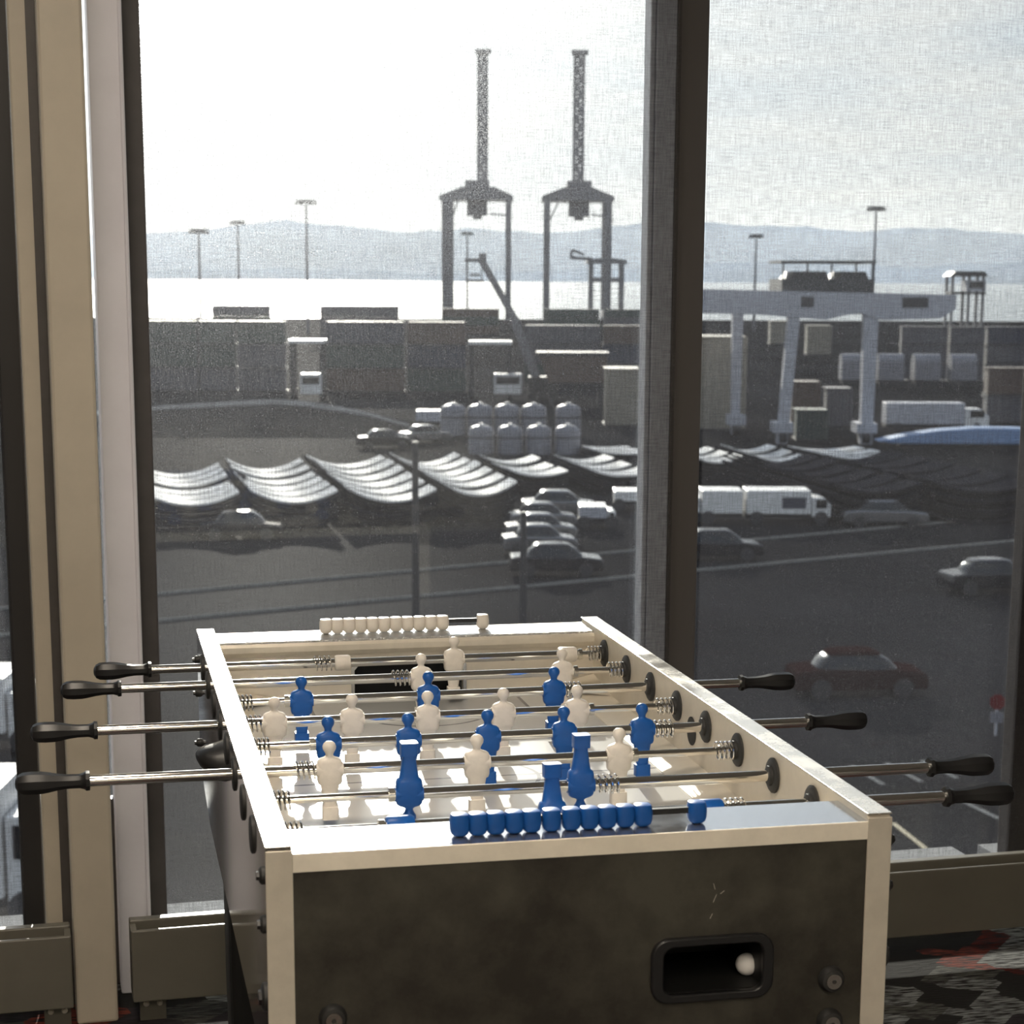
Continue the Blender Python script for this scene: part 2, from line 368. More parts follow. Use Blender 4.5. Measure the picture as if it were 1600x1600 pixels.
# ceiling lights
lampw = bpy.data.materials.new('lamp_diffuser'); lampw.use_nodes = True
_b = lampw.node_tree.nodes['Principled BSDF']; _b.inputs['Base Color'].default_value = (0.9, 0.9, 0.9, 1)
_b.inputs['Emission Color'].default_value = (1.0, 0.87, 0.71, 1); _b.inputs['Emission Strength'].default_value = 30.0
for (lx, ly, lab) in [(-0.75, 0.10, 'square warm ceiling light nearest the beige column'), (-0.8, -2.2, 'square warm ceiling light right above the camera'), (-0.6, -4.0, 'square warm ceiling light farthest from the windows'), (-0.1, -3.0, 'square warm fill light added behind the camera on the right')]:  # last light is added to brighten the table front
    o = thing('ceiling_light', (lx, ly, 2.9), lab, 'ceiling light', 'ceiling lights')
    build(MB().ring(rrect(lx - .32, lx + .32, ly - .32, ly + .32, .01, 1), rrect(lx - .29, lx + .29, ly - .29, ly + .29, .01, 1), 'z', 2.865, 2.9), 'frame', alu, o)
    build(MB().box(lx - .29, lx + .29, ly - .29, ly + .29, 2.872, 2.898), 'diffuser', lampw, o)

# ------------------------------------------------------------------ foosball table
black = mat('black_plastic', (0.012, 0.012, 0.013), 0.38)
rubber = mat('black_rubber', (0.02, 0.02, 0.02), 0.55)
chrome = mat('chrome', (0.80, 0.78, 0.74), 0.10, 1.0)
steel = mat('steel', (0.62, 0.60, 0.55), 0.22, 1.0)
stone = mat('stone_laminate', (0.024, 0.021, 0.016), 0.42, col2=(0.068, 0.064, 0.050), scale=9, bump=0.02, bscale=90)
railm = mat('rail_metal', (0.80, 0.77, 0.71), 0.26, 0.85, var=0.05, scale=18, rvar=0.08)
sidem = mat('side_panel_metal', (0.58, 0.56, 0.55), 0.07, 0.9)
plate = mat('top_plate', (0.55, 0.57, 0.60), 0.13, 0.9, rvar=0.05, scale=14)
platef = mat('hammered_plate', (0.62, 0.62, 0.61), 0.22, 0.9, bump=0.5, bscale=220)
inner = mat('inner_wall', (0.65, 0.595, 0.50), 0.40, 0.35, var=0.05, scale=16)
legm = mat('black_leg', (0.006, 0.006, 0.006), 0.6)
H = 0.37537; TH = 0.03012; HI = H - TH; L = 1.40645
ZP = ZR - 0.115
def field_mat():
    M = bpy.data.materials.new('playfield'); M.use_nodes = True; t = M.node_tree; b = t.nodes['Principled BSDF']
    tcn = N(t, 'ShaderNodeTexCoord'); sp = N(t, 'ShaderNodeSeparateXYZ'); t.links.new(tcn.outputs['Object'], sp.inputs[0])
    x, y = sp.outputs[0], sp.outputs[1]
    ax = math_(t, 'ABSOLUTE', x); ay = math_(t, 'ABSOLUTE', y)
    def band(v, c, w): return math_(t, 'LESS_THAN', math_(t, 'ABSOLUTE', math_(t, 'SUBTRACT', v, c)), w)
    rad = math_(t, 'SQRT', math_(t, 'ADD', math_(t, 'MULTIPLY', x, x), math_(t, 'MULTIPLY', y, y)))
    yb = math_(t, 'SUBTRACT', ay, 0.47); arc = math_(t, 'SQRT', math_(t, 'ADD', math_(t, 'MULTIPLY', x, x), math_(t, 'MULTIPLY', yb, yb)))
    lines = band(y, 0.0, 0.003)
    for e in (band(rad, 0.1, 0.003), math_(t, 'MULTIPLY', band(ax, 0.19, 0.003), math_(t, 'GREATER_THAN', ay, 0.40)), math_(t, 'MULTIPLY', band(ay, 0.40, 0.003), math_(t, 'LESS_THAN', ax, 0.19)),
              math_(t, 'MULTIPLY', band(arc, 0.12, 0.003), math_(t, 'LESS_THAN', ay, 0.40))):
        lines = math_(t, 'MAXIMUM', lines, e)
    box_ = math_(t, 'MULTIPLY', math_(t, 'GREATER_THAN', ay, 0.40), math_(t, 'LESS_THAN', ax, 0.19))
    c0 = mixc(t, box_, (0.50, 0.50, 0.49), (0.36, 0.36, 0.36))
    t.links.new(mixc(t, lines, c0, (0.16, 0.16, 0.17)), b.inputs['Base Color'])
    b.inputs['Roughness'].default_value = 0.24; b.inputs['Specular IOR Level'].default_value = 0.65
    return M
PITCHM = field_mat()

tab = thing('foosball_table', (0, L / 2, 0), 'silver foosball table with dark stone front panel standing by the shaded windows', 'foosball table')
def TP(mb, name, mm, parent=None, **k): return build(mb, name, mm, parent or tab, **k)
# side panels
prof = [(0.0, ZR - 0.006), (0.006, ZR), (L - 0.006, ZR), (L, ZR - 0.006), (L, ZR - 0.19), (L - 0.02, ZR - 0.225), (L - 0.10, ZR - 0.262), (L - 0.28, ZR - 0.29), (0.25, ZR - 0.296), (0.03, ZR - 0.296), (0, ZR - 0.27)]
for sg in (-1, 1):
    a, b = sorted((sg * H, sg * HI))
    sp_ = TP(MB().prism(prof, 'x', a, b), 'side_panel', sidem if sg < 0 else inner, bevel=0.002)
    TP(MB().box(a - 0.0006, b + 0.0006, -0.0006, L + 0.0006, ZR - 0.0005, ZR + 0.0012), 'rail_cap', railm, sp_, bevel=0.0008)
    TP(MB().box(a - 0.0004, b + 0.0004, -0.0022, 0.0, ZR - 0.268, ZR - 0.004), 'corner_strip', alu, sp_, bevel=0.0008)
# end structure
for e, nm in ((0, 'near'), (1, 'far')):
    y0, y1 = (0.0, 0.097) if e == 0 else (1.312, L)
    TP(MB().box(-HI, HI, y0 + (0.001 if e == 0 else 0), y1, ZR - 0.0125, ZR - 0.0085), 'end_plate', plate if e == 0 else platef)
    yo = (y0 - 0.002, y0 + 0.001) if e == 0 else (y1 - 0.001, y1 + 0.002)
    TP(MB().box(-HI, HI, yo[0], yo[1], ZR - 0.0305, ZR - 0.0083), 'edge_trim', mat('trim_metal', (0.95, 0.88, 0.75), 0.36, 0.1, var=0.05, scale=25), bevel=0.0008)
    if e == 0:
        # front panel with the ball-return opening
        ox0, ox1, oz0, oz1 = 0.088, 0.222, ZR - 0.213, ZR - 0.146
        zb, zt = ZR - 0.33, ZR - 0.0305
        mb = MB()
        mb.box(-HI, ox0, 0.001, 0.02, zb, zt).box(ox1, HI, 0.001, 0.02, zb, zt).box(ox0, ox1, 0.001, 0.02, oz1, zt).box(ox0, ox1, 0.001, 0.02, zb, oz0)
        fp = TP(mb, 'front_panel', stone)
        fr_ = TP(MB().ring(rrect(0.0775, 0.2300, ZR - 0.2195, ZR - 0.139, 0.022), rrect(0.0925, 0.2165, ZR - 0.2095, ZR - 0.1495, 0.013), 'y', -0.006, 0.004), 'ball_return_frame', black, smooth=True, bevel=0.002)
        TP(MB().box(ox0, ox0 + .003, 0.004, 0.14, oz0, oz1).box(ox1 - .003, ox1, 0.004, 0.14, oz0, oz1).box(ox0, ox1, 0.004, 0.14, oz1 - .003, oz1).box(ox0, ox1, 0.004, 0.14, oz0, oz0 + .004).box(ox0, ox1, 0.137, 0.14, oz0, oz1), 'ball_tray', legm, fr_)
        for k, (sx_, sz_, dx_, dz_) in enumerate(((0.1535, -0.098, .004, .016), (0.1555, -0.082, -.002, .012), (0.1500, -0.118, .003, .010), (0.162, -0.088, .005, .006))):
            TP(MB().bar((sx_, 0.0008, ZR + sz_), (sx_ + dx_, 0.0008, ZR + sz_ + dz_ * .6), 0.0004), 'scratch', alu, fp)
        for (bx_, bz_) in ((0.3055, -0.2043), (0.3055, -0.2587), (-0.302, -0.207), (-0.302, -0.262)):
            w_ = TP(MB().lathe([(-0.010, 0.0115), (-0.0095, 0.0135), (-0.003, 0.0165), (0.001, 0.0165)], 'y', (bx_, 0.0, ZR + bz_), 20), 'bolt_washer', rubber, smooth=True)
            TP(MB().ring([(bx_ + .0095 * math.cos(k * math.pi / 8), ZR + bz_ + .0095 * math.sin(k * math.pi / 8)) for k in range(16)], [(bx_ + .0026 * math.cos(k * math.pi / 8), ZR + bz_ + .0026 * math.sin(k * math.pi / 8)) for k in range(16)], 'y', -0.0125, -0.0095), 'bolt_head', steel, w_)
    else:
        TP(MB().box(-HI, HI, L - 0.02, L - 0.001, ZR - 0.28, ZR - 0.0305), 'back_panel', stone)
    # inner end wall: rounded moulding, wall with goal
    yi = y1 if e == 0 else y0; s = -1 if e == 0 else 1
    TP(MB().prism([(yi, ZR - 0.0125), (yi - s * 0.004, ZR - 0.018), (yi - s * 0.004, ZR - 0.028), (yi, ZR - 0.036), (yi + s * 0.02, ZR - 0.038), (yi + s * 0.02, ZR - 0.0125)], 'x', -HI, HI), 'end_moulding', alu, smooth=False)
    ya, yb = sorted((yi + s * 0.004, yi + s * 0.014))
    g = 0.1; gz = ZR - 0.055
    TP(MB().box(-HI, -g, ya, yb, ZP, ZR - 0.036).box(g, HI, ya, yb, ZP, ZR - 0.036).box(-g, g, ya, yb, gz, ZR - 0.036), 'end_wall', inner)
    yc, yd = sorted((yi + s * 0.014, yi + s * 0.075))
    gm = TP(MB().box(-g, -g + .003, yc, yd, ZP - .01, gz).box(g - .003, g, yc, yd, ZP - .01, gz).box(-g, g, yc, yd, gz - .003, gz).box(-g, g, yc, yd, ZP - .013, ZP - .01).box(-g, g, (yd - .003) if s > 0 else yc, yd if s > 0 else yc + .003, ZP - .01, gz), 'goal_box', legm)
    y2, y3 = sorted((yi + s * 0.0015, yi + s * 0.005))
    ring_o = [(-g - .006, ZP + .001), (-g - .006, gz - .008), (-g + .003, gz + .004), (g - .003, gz + .004), (g + .006, gz - .008), (g + .006, ZP + .001)]
    ring_i = [(-g, ZP + .002), (-g, gz - .012), (-g + .009, gz - .002), (g - .009, gz - .002), (g, gz - .012), (g, ZP + .002)]
    TP(MB().ring(ring_o, ring_i, 'y', y2, y3), 'goal_frame', steel, gm)
# playfield and ramps
pf = TP(MB().box(-HI, HI, 0.085, 1.325, ZP - 0.012, ZP), 'playfield', PITCHM)
# object coordinates of the pitch are centred on the table
for sg in (-1, 1):
    TP(MB().prism([(sg * 0.289, ZP), (sg * 0.2895, ZP + 0.0012), (sg * HI, ZP + 0.011), (sg * HI, ZP)], 'y', 0.10, 1.31), 'side_ramp', inner)
    for (yy, sy) in ((0.1, 1), (1.31, -1)):
        pts = [(sg * HI, yy, ZP + 0.026), (sg * (HI - 0.11), yy, ZP + 0.001), (sg * HI, yy + sy * 0.13, ZP + 0.0115), (sg * HI, yy, ZP)]
        TP(MB().add(pts, [(0, 1, 2), (0, 3, 1), (0, 2, 3), (1, 3, 2)]), 'corner_ramp', inner)
# legs and stretcher
for sg in (-1, 1):
    for (ya, yb, yt) in ((0.10, 0.24, 0.04), (1.17, 1.31, -0.04)):
        xo = sg * 0.347; xi = sg * 0.25
        lg = TP(MB().loft([(0.02, 0.042, 0.055, 6, sg * 0.30, (ya + yb) / 2), (0.30, 0.046, 0.066, 6, sg * 0.30, (ya + yb) / 2), (ZR - 0.28, 0.047, 0.072, 6, sg * 0.30, (ya + yb) / 2)], 20), 'leg', legm)
        TP(MB().lathe([(0.0, 0.035), (0.012, 0.035), (0.02, 0.02), (0.025, 0.02)], 'z', (sg * 0.30, (ya + yb) / 2, 0), 16), 'levelling_foot', rubber, lg, smooth=True)
TP(MB().box(-HI + .004, HI - .004, 0.03, L - 0.03, ZR - 0.292, ZR - 0.275), 'cabinet_floor', legm)
# bearings, bolts, serve cups
ys = [1.2301 - 0.15 * i for i in range(8)]; ZROD = ZR - 0.0352
disc = [(0.0, 0.0245), (0.003, 0.0245), (0.005, 0.022), (0.0055, 0.014), (0.009, 0.0135), (0.010, 0.011), (0.010, 0.009)]
for i, yv in enumerate(ys):
    for sg in (-1, 1):
        TP(MB().lathe([(-sg * a, r_) for a, r_ in disc], 'x', (sg * HI, yv, ZROD), 20), 'inner_bearing', rubber, smooth=True)
        TP(MB().lathe([(sg * a, r_) for a, r_ in ((0, .0235), (.002, .0235), (.0032, .021), (.0034, .009))], 'x', (sg * H, yv, ZROD), 20), 'outer_bearing', rubber, smooth=True)
for sg in (-1, 1):
    TP(MB().lathe([(-sg * 0.0003, 0.0225), (-sg * 0.0012, 0.0225)], 'x', (sg * HI, 0.703, ZR - 0.0587), 20), 'serve_hole', legm)
    cup = MB(); rings = []
    vs = []; n = 16
    for (a, hy, hz, oz) in ((0.0, 0.045, 0.030, 0), (0.012, 0.043, 0.027, 0.0), (0.026, 0.036, 0.020, 0.004), (0.036, 0.024, 0.012, 0.008), (0.041, 0.008, 0.004, 0.010)):
        for k in range(n):
            th = 2 * math.pi * k / n; vs.append((sg * (H + a), 0.703 + hy * math.cos(th), ZR - 0.072 + oz + hz * math.sin(th)))
    cup.add(vs, [(i * n + k, i * n + (k + 1) % n, (i + 1) * n + (k + 1) % n, (i + 1) * n + k) for i in range(4) for k in range(n)] + [[4 * n + k for k in range(n)], list(range(n))])
    TP(cup, 'serve_cup', black, smooth=True)
    for (yy, dz, rr) in ((0.010, -0.036, 0.0105), (0.010, -0.094, 0.0105), (0.012, -0.182, 0.017), (1.385, -0.0516, 0.0075), (1.385, -0.113, 0.0075), (1.385, -0.206, 0.0075)):
        bo = TP(MB().lathe([(0.0, rr), (sg * 0.004, rr), (sg * 0.0065, rr * 0.75)], 'x', (sg * H, yy + 0.004, ZR + dz), 14), 'side_bolt', rubber, smooth=True)
        TP(MB().lathe([(sg * 0.0065, rr * 0.55), (sg * 0.010, rr * 0.5)], 'x', (sg * H, yy + 0.004, ZR + dz), 6), 'bolt_cap', black, bo)

# score counters
white_pl = mat('white_plastic', (0.74, 0.69, 0.62), 0.38, var=0.05, scale=60, spec=0.4)
blue_pl = mat('blue_plastic', (0.010, 0.088, 0.34), 0.38, var=0.06, scale=70, spec=0.3)
bead_prof = [(-0.0125, 0.006), (-0.0123, 0.0085), (-0.009, 0.0108), (0, 0.0116), (0.009, 0.0108), (0.0123, 0.0085), (0.0125, 0.006)]
def counter(yc, zc, beads, mm, x0, x1):
    rodp = TP(MB().box(x0, x1, yc - 0.0035, yc + 0.0035, zc + 0.0005, zc + 0.0075), 'score_rod', black)
    for xx in (x0, x1): TP(MB().box(xx - 0.004, xx + 0.004, yc - 0.005, yc + 0.005, ZR - 0.0085, zc + 0.004), 'rod_support', black, rodp)
    first = None
    for xx in beads:
        if first is None:
            first = TP(MB().loft([(zc - .0125, .0050, .0050, 2.4, xx, yc), (zc - .0115, .0080, .0080, 2.6, xx, yc), (zc - .009, .0101, .0101, 2.8, xx, yc), (zc - .004, .0113, .0113, 3, xx, yc), (zc + .003, .0116, .0116, 3, xx, yc), (zc + .009, .0111, .0111, 3, xx, yc), (zc + .0132, .0099, .0099, 3, xx, yc), (zc + .0136, .0092, .0092, 3, xx, yc)], 20), 'score_bead', mm, rodp, smooth=True)
            xf = xx
        else:
            o = first.copy(); COL.objects.link(o); o.location.x += xx - xf
def xat(px, py, Y):
    dd = fw + rt * ((px - 800) / F) - up * ((py - CY) / F); t_ = (Y - C.y) / dd.y; return C + dd * t_
yb_ = 0.034; pz = xat(720, 1287, yb_).z
counter(yb_, ZR + 0.0045, [xat(p, 1287, yb_).x for p in (718, 746, 774, 803, 830, 861, 892, 920, 948, 976, 1003.5, 1088)], blue_pl, xat(718, 1287, yb_).x, xat(1088, 1287, yb_).x)
yb_ = 1.372
counter(yb_, ZR + 0.0045, [xat(509 + 18.25 * k, 982, yb_).x for k in range(11)] + [xat(754, 975, yb_).x], white_pl, xat(509, 982, yb_).x, xat(754, 975, yb_).x)

# ------------------------------------------------------------------ player rods
def player_rings(sgn=1):
    base = [(0.0400, .0015, .0015, 2, 0), (0.0392, .0048, .0050, 2, 0), (0.0365, .0080, .0080, 2, 0), (0.0325, .0095, .0092, 2, 0), (0.0285, .0090, .0088, 2, 0), (0.0245, .0066, .0070, 2, 0), (0.0215, .0052, .0058, 2.2, 0), (0.0192, .0054, .0058, 2.2, 0),
            (0.0172, .0082, .0066, 2.6, 0), (0.0155, .0135, .0078, 3, 0), (0.0132, .0164, .0088, 3.6, 0), (0.0100, .0175, .0096, 4.2, 0), (-0.0060, .0176, .0100, 4.6, 0), (-0.0160, .0174, .0098, 4.4, 0), (-0.0200, .0162, .0090, 4, 0),
            (-0.0222, .0132, .0080, 3, 0), (-0.0330, .0112, .0072, 3.4, 0), (-0.0480, .0090, .0066, 4, 0), (-0.0520, .0088, .0066, 4, 0), (-0.0525, .0112, .0095, 7, 0), (-0.0700, .0112, .0105, 7, 0)]
    return [(zz, hx, hy, e, 0, oy) for zz, hx, hy, e, oy in base]
def make_spring(x0, x1, y, zz):
    n = 4; pts = []
    for k in range(n * 12 + 1):
        th = 2 * math.pi * k / 12; pts.append((x0 + (x1 - x0) * k / (n * 12), y + 0.0128 * math.cos(th), zz + 0.0128 * math.sin(th)))
    return MB().tube(pts, 0.0014, 5)
hprof = [(0, .0090), (0.0006, .0135), (0.0055, .0140), (0.0075, .0118), (0.014, .0098), (0.030, .0100), (0.042, .0115), (0.055, .0142), (0.064, .0155), (0.078, .0158), (0.088, .0150), (0.094, .0118), (0.0975, .0060), (0.0982, .0010)]
ORD = ['first', 'second', 'third', 'fourth', 'fifth', 'sixth', 'seventh', 'eighth']
RODS = [  # side of handle, handle inner end x, players (x), colour, pose angle, springs
    ('L', -0.4625, [0.0669], 'w', 4, [(-0.183, -0.150), (0.3125, 0.3375)], [(-0.1322, .0135), (0.2745, .0165)]),
    ('L', -0.5160, [-0.0171, 0.2290], 'w', -3, [(-0.0665, -0.0355), (0.311, 0.3375)], []),
    ('R', 0.4985, [-0.2362, -0.0307, 0.1784], 'b', 3, [(-0.3375, -0.3126), (0.197, 0.226)], []),
    ('L', -0.5559, [-0.2931, -0.1748, -0.0574, 0.0619, 0.1800], 'w', 2, [(-0.3375, -0.3108), (0.3095, 0.3380)], []),
    ('R', 0.5049, [-0.2291, -0.1116, 0.0071, 0.1229, 0.2437], 'b', -4, [(-0.3375, -0.3126), (0.2622, 0.2927)], []),
    ('L', -0.5678, [-0.2454, -0.0388, 0.1669], 'w', 0, [(-0.293, -0.2640), (0.3106, 0.3375)], []),
    ('R', 0.5707, [-0.1590, 0.0730], 'b', 180, [(-0.3375, -0.3134), (0.0945, 0.127)], []),
    ('R', 0.5262, [-0.0013], 'b', 176, [(-0.3375, -0.3129), (0.2248, 0.2532)], [(-0.1944, .0175), (0.2050, .0165)]),
]
DESC = ['chrome rod nearest the windows with one white player and two white stoppers', 'chrome rod with two white players, second from the windows', 'chrome rod with three blue players, third from the windows',
        'chrome rod with five white players across midfield', 'chrome rod with five blue players across midfield', 'chrome rod with three white players, handle on the left', 'chrome rod with two blue players turned feet up',
        'chrome rod nearest the blue score beads with one upturned blue player and two stoppers']
for i, (side, hx0, pls, colr, ang, sprs, stops) in enumerate(RODS):
    y = ys[i]; sg = -1 if side == 'L' else 1
    o = thing('player_rod', (0, y, ZROD), DESC[i], 'foosball rod', 'player rods across the foosball table')
    pm = white_pl if colr == 'w' else blue_pl
    ends = pls + [s_[0] for s_ in stops]
    far = (max(ends) if sg < 0 else min(ends)) + (-sg) * 0.026      # thick tube ends just past the last figure
    near = hx0 + sg * 0.004
    a, b = sorted((near, far)); build(MB().cyl('x', (0, y, ZROD), 0.0078, a, b, 20), 'tube', chrome, o, smooth=True)
    a, b = sorted((far - (-sg) * 0.01, -sg * (HI + 0.006))); build(MB().cyl('x', (0, y, ZROD), 0.0054, a, b, 16), 'inner_rod', chrome, o, smooth=True)
    a, b = sorted((far - (-sg) * 0.006, far + (-sg) * 0.001)); build(MB().lathe([(a, .0078), (a, .0098), (b, .0098), (b, .0078)], 'x', (0, y, ZROD), 16), 'collar', steel, o, smooth=True)
    hd = build(MB().lathe([(sg * p, r_) for p, r_ in hprof], 'x', (hx0, y, ZROD), 9), 'handle', black, o, smooth=True)
    hd.data.set_sharp_from_angle(angle=math.radians(30))
    for (s0, s1) in sprs: build(make_spring(s0, s1, y, ZROD), 'spring', chrome, o, smooth=True)
    for (sx, hl) in stops:
        build(MB().lathe([(-hl, .0085), (-hl, .0120), (-hl + .003, .0138), (hl - .003, .0138), (hl, .0120), (hl, .0085)], 'x', (sx, y, ZROD), 18), 'stopper', pm, o, smooth=True)
    first = None
    Rm = Matrix.Rotation(math.radians(ang), 4, 'X')
    for k, px in enumerate(pls):
        Mx = Matrix.Translation((px, y, ZROD)) @ Rm
        if first is None:
            first = build(MB(Mx).loft(player_rings(), 20), 'player', pm, o, smooth=True); x0_ = px
            boss = build(MB(Mx).cyl('x', (0, 0, 0), 0.0098, -0.0186, 0.0186, 16), 'hub', pm, first, smooth=True)
        else:
            c_ = first.copy(); COL.objects.link(c_); c_.location.x += px - x0_
            d_ = boss.copy(); COL.objects.link(d_); d_.parent = c_

bp_ = xat(1166, 1523, 0.045); br_ = 0.0138
ball = MB().lathe([(br_ * math.sin(math.radians(a)), max(0.0002, br_ * math.cos(math.radians(a)))) for a in range(-90, 91, 15)], 'z', (bp_.x, 0.045, ZR - 0.209 + br_), 20)
build(ball, 'foosball', mat('ball_white', (0.80, 0.78, 0.76), 0.4), smooth=True, label='small white ball lying in the black ball return tray', cat='ball')
# ------------------------------------------------------------------ outside: harbour yard seen through the shades
fh = Vector((math.sin(YAW), math.cos(YAW), 0))
MO = Matrix.Translation((C.x, C.y, 0)) @ Matrix.Rotation(-YAW, 4, 'Z')      # x right, y away from the building
ZG = C.z - 13.0                                                             # yard level
def ray(px, py): return fw + rt * ((px - 800) / F) - up * ((py - CY) / F)
def U(px, py, D): d_ = ray(px, py); return d_.dot(r0) / d_.dot(fh) * D
def Z(px, py, D): d_ = ray(px, py); return C.z + d_.z / d_.dot(fh) * D
def G(px, py): d_ = ray(px, py); t_ = (ZG - C.z) / d_.z; return d_.dot(r0) * t_, d_.dot(fh) * t_
def OB(): return MB(MO)
def othing(name, u, v, label, cat, group=None, z=None): return thing(name, MO @ Vector((u, v, ZG if z is None else z)), label, cat, group, -YAW)

asph = mat('asphalt', (0.015, 0.015, 0.0165), 0.9, col2=(0.034, 0.034, 0.037), scale=0.045, matte=True, sheen=0.0018)
watm = mat('water', (0.12, 0.15, 0.17), 0.20, bump=0.2, bscale=0.03, spec=1.0)  # base colour raised to stand in for reflected sky
build(OB().box(-900, 1100, 6, 655, ZG - 3.5, ZG), 'ground', asph, kind='structure')
build(OB().add([(-16000, 640, ZG - 2.6), (16000, 640, ZG - 2.6), (16000, 21000, ZG - 2.6), (-16000, 21000, ZG - 2.6)], [(0, 1, 2, 3)]), 'water', watm, kind='structure')
mtn = mat('mountain', (0.20, 0.27, 0.38), 0.9, var=0.25, scale=0.0006, matte=True)  # some of the blue of the haze is put into this colour
def ridge(D, pts, depth, label):
    mb = OB(); vs = []; rows = 5; n = len(pts)
    for j in range(rows):
        f_ = [0.0, 0.55, 1.0, 0.6, 0.0][j]
        for k, (px, py) in enumerate(pts):
            zz = (Z(px, py, D) - (ZG - 3)) * f_ * (1 + (0.12 * math.sin(k * 2.7 + j) if j in (1, 3) else 0)) + ZG - 3
            vs.append((U(px, py, D) , D + (j - 2) * depth / 4, zz))
    fs = [(j * n + k, j * n + k + 1, (j + 1) * n + k + 1, (j + 1) * n + k) for j in range(rows - 1) for k in range(n - 1)]
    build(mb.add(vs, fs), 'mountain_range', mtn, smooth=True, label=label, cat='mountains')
def rpts(key, step=28):
    out = []
    for px in range(key[0][0], key[-1][0] + 1, step):
        for (a, ya), (b, yb2) in zip(key, key[1:]):
            if a <= px <= b:
                t_ = (px - a) / (b - a); out.append((px, ya + (yb2 - ya) * t_ + random.uniform(-2.5, 2.5))); break
    return out
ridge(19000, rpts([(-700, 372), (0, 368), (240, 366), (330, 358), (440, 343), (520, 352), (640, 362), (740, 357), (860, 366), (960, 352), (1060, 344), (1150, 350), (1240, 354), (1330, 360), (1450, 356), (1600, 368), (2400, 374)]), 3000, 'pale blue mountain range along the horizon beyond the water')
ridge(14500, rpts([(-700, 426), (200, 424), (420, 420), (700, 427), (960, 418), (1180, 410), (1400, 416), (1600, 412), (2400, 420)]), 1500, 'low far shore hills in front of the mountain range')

# ---- ship-to-shore cranes
cranem = mat('crane_steel', (0.15, 0.15, 0.165), 0.6, var=0.1, scale=0.2)
paleal = mat('pale_grey_paint', (0.40, 0.41, 0.46), 0.5, var=0.06, scale=0.3)
whitep = mat('white_paint', (0.72, 0.72, 0.72), 0.42, var=0.06, scale=0.6)
darkm = mat('dark_paint', (0.03, 0.03, 0.034), 0.6, var=0.1, scale=0.5)
glassd = mat('dark_glass', (0.012, 0.014, 0.017), 0.08)
bluep = mat('blue_tarp', (0.18, 0.28, 0.48), 0.45, var=0.08, scale=0.4)
def crane(lx0, lx1, rx0, rx1, ytop, ybeam, bx0, bx1, hx0, hx1, ymid, bm0, bm1, yboom, label, D=636):
    uc = U((lx0 + rx1) / 2, 400, D); o = othing('harbour_crane', uc, D + 8, label, 'crane', 'tall harbour cranes by the water')
    u = lambda px: U(px, 300, D)
    z_ = lambda py: Z(800, py, D)
    zb = z_(ybeam); dz = 18
    for a, b in ((lx0, lx1), (rx0, rx1)):
        w = max(1.5, (u(b) - u(a)))
        for vv in (D, D + dz): build(OB().box(u(a), u(a) + w, vv, vv + 1.6, ZG, zb), 'leg', cranem, o)
        build(OB().box(u(a), u(a) + w, D, D + dz + 1.6, ZG + 1.0, ZG + 3), 'sill_beam', cranem, o)
        build(OB().bar((u(a) + w / 2, D + 1, z_(440)), (u(a) + w / 2, D + dz, zb), 0.7), 'diagonal_brace', cranem, o)
    # sloped top frame
    mid0, mid1 = bx0, bx1
    poly = [(u(lx0 - 4), zb), (u(rx1 + 3), zb), (u(rx1 + 3), z_(ytop + 6)), (u(mid1), z_(ytop - 8)), (u(mid0), z_(ytop - 8)), (u(lx0 - 4), z_(ytop + 6))]
    build(OB().prism(poly, 'y', D, D + dz + 2), 'top_frame', cranem, o)
    build(OB().box(u(hx0), u(hx1), D + 3, D + 14, z_(ytop), z_(ymid)), 'machinery_house', cranem, o)
    build(OB().box(u(hx0 + 3), u(hx1 - 3), D + 4, D + 12, z_(ybeam + 24), zb), 'trolley', cranem, o)
    build(OB().box(u(hx0 + 12), u(hx1 - 12), D + 5, D + 9, z_(ybeam + 30), z_(ybeam + 24)), 'operator_cab', cranem, o)
    build(OB().bar((u(lx1), D + 1, z_(ybeam + 30)), (u((hx0 + lx1) / 2), D + 1, zb), 0.5).bar((u(hx1), D + 1, z_(ybeam + 22)), (u(rx0), D + 1, z_(ybeam + 24)), 0.5), 'knee_brace', cranem, o)
    # raised lattice boom
    uu0, uu1 = u(bm0), u(bm1); zz0, zz1 = z_(ymid), z_(yboom + 6); vb = D + dz + 4
    bo = build(OB().box(uu0, uu0 + 1.1, vb, vb + 1.3, zz0, zz1).box(uu1 - 1.1, uu1, vb, vb + 1.3, zz0, zz1), 'boom', cranem, o)
    n = 16
    for k in range(n):
        za, zc_ = zz0 + (zz1 - zz0) * k / n, zz0 + (zz1 - zz0) * (k + 1) / n
        p, q = ((uu0 + .5, vb + .6, za), (uu1 - .5, vb + .6, zc_))
        if k % 2: p, q = ((uu1 - .5, vb + .6, za), (uu0 + .5, vb + .6, zc_))
        build(OB().bar(p, q, 1.3), 'lattice', cranem, bo)
        build(OB().box(uu0, uu1, vb + .2, vb + 1.1, zc_ - .5, zc_ + .4), 'lattice', cranem, bo)
    build(OB().box(u(bm0 - 3), u(bm1 + 5), vb - 1, vb + 3, z_(yboom + 7), z_(yboom)), 'boom_head', cranem, o)
crane(690, 706, 790, 799, 300, 312, 722, 772, 726, 764, 281, 743, 761, 64, 'dark ship-to-shore crane with raised boom, left of the two')
crane(851, 860, 945, 957, 300, 313, 882, 926, 887, 925, 281, 897, 916, 65, 'dark ship-to-shore crane with raised boom, right of the two')

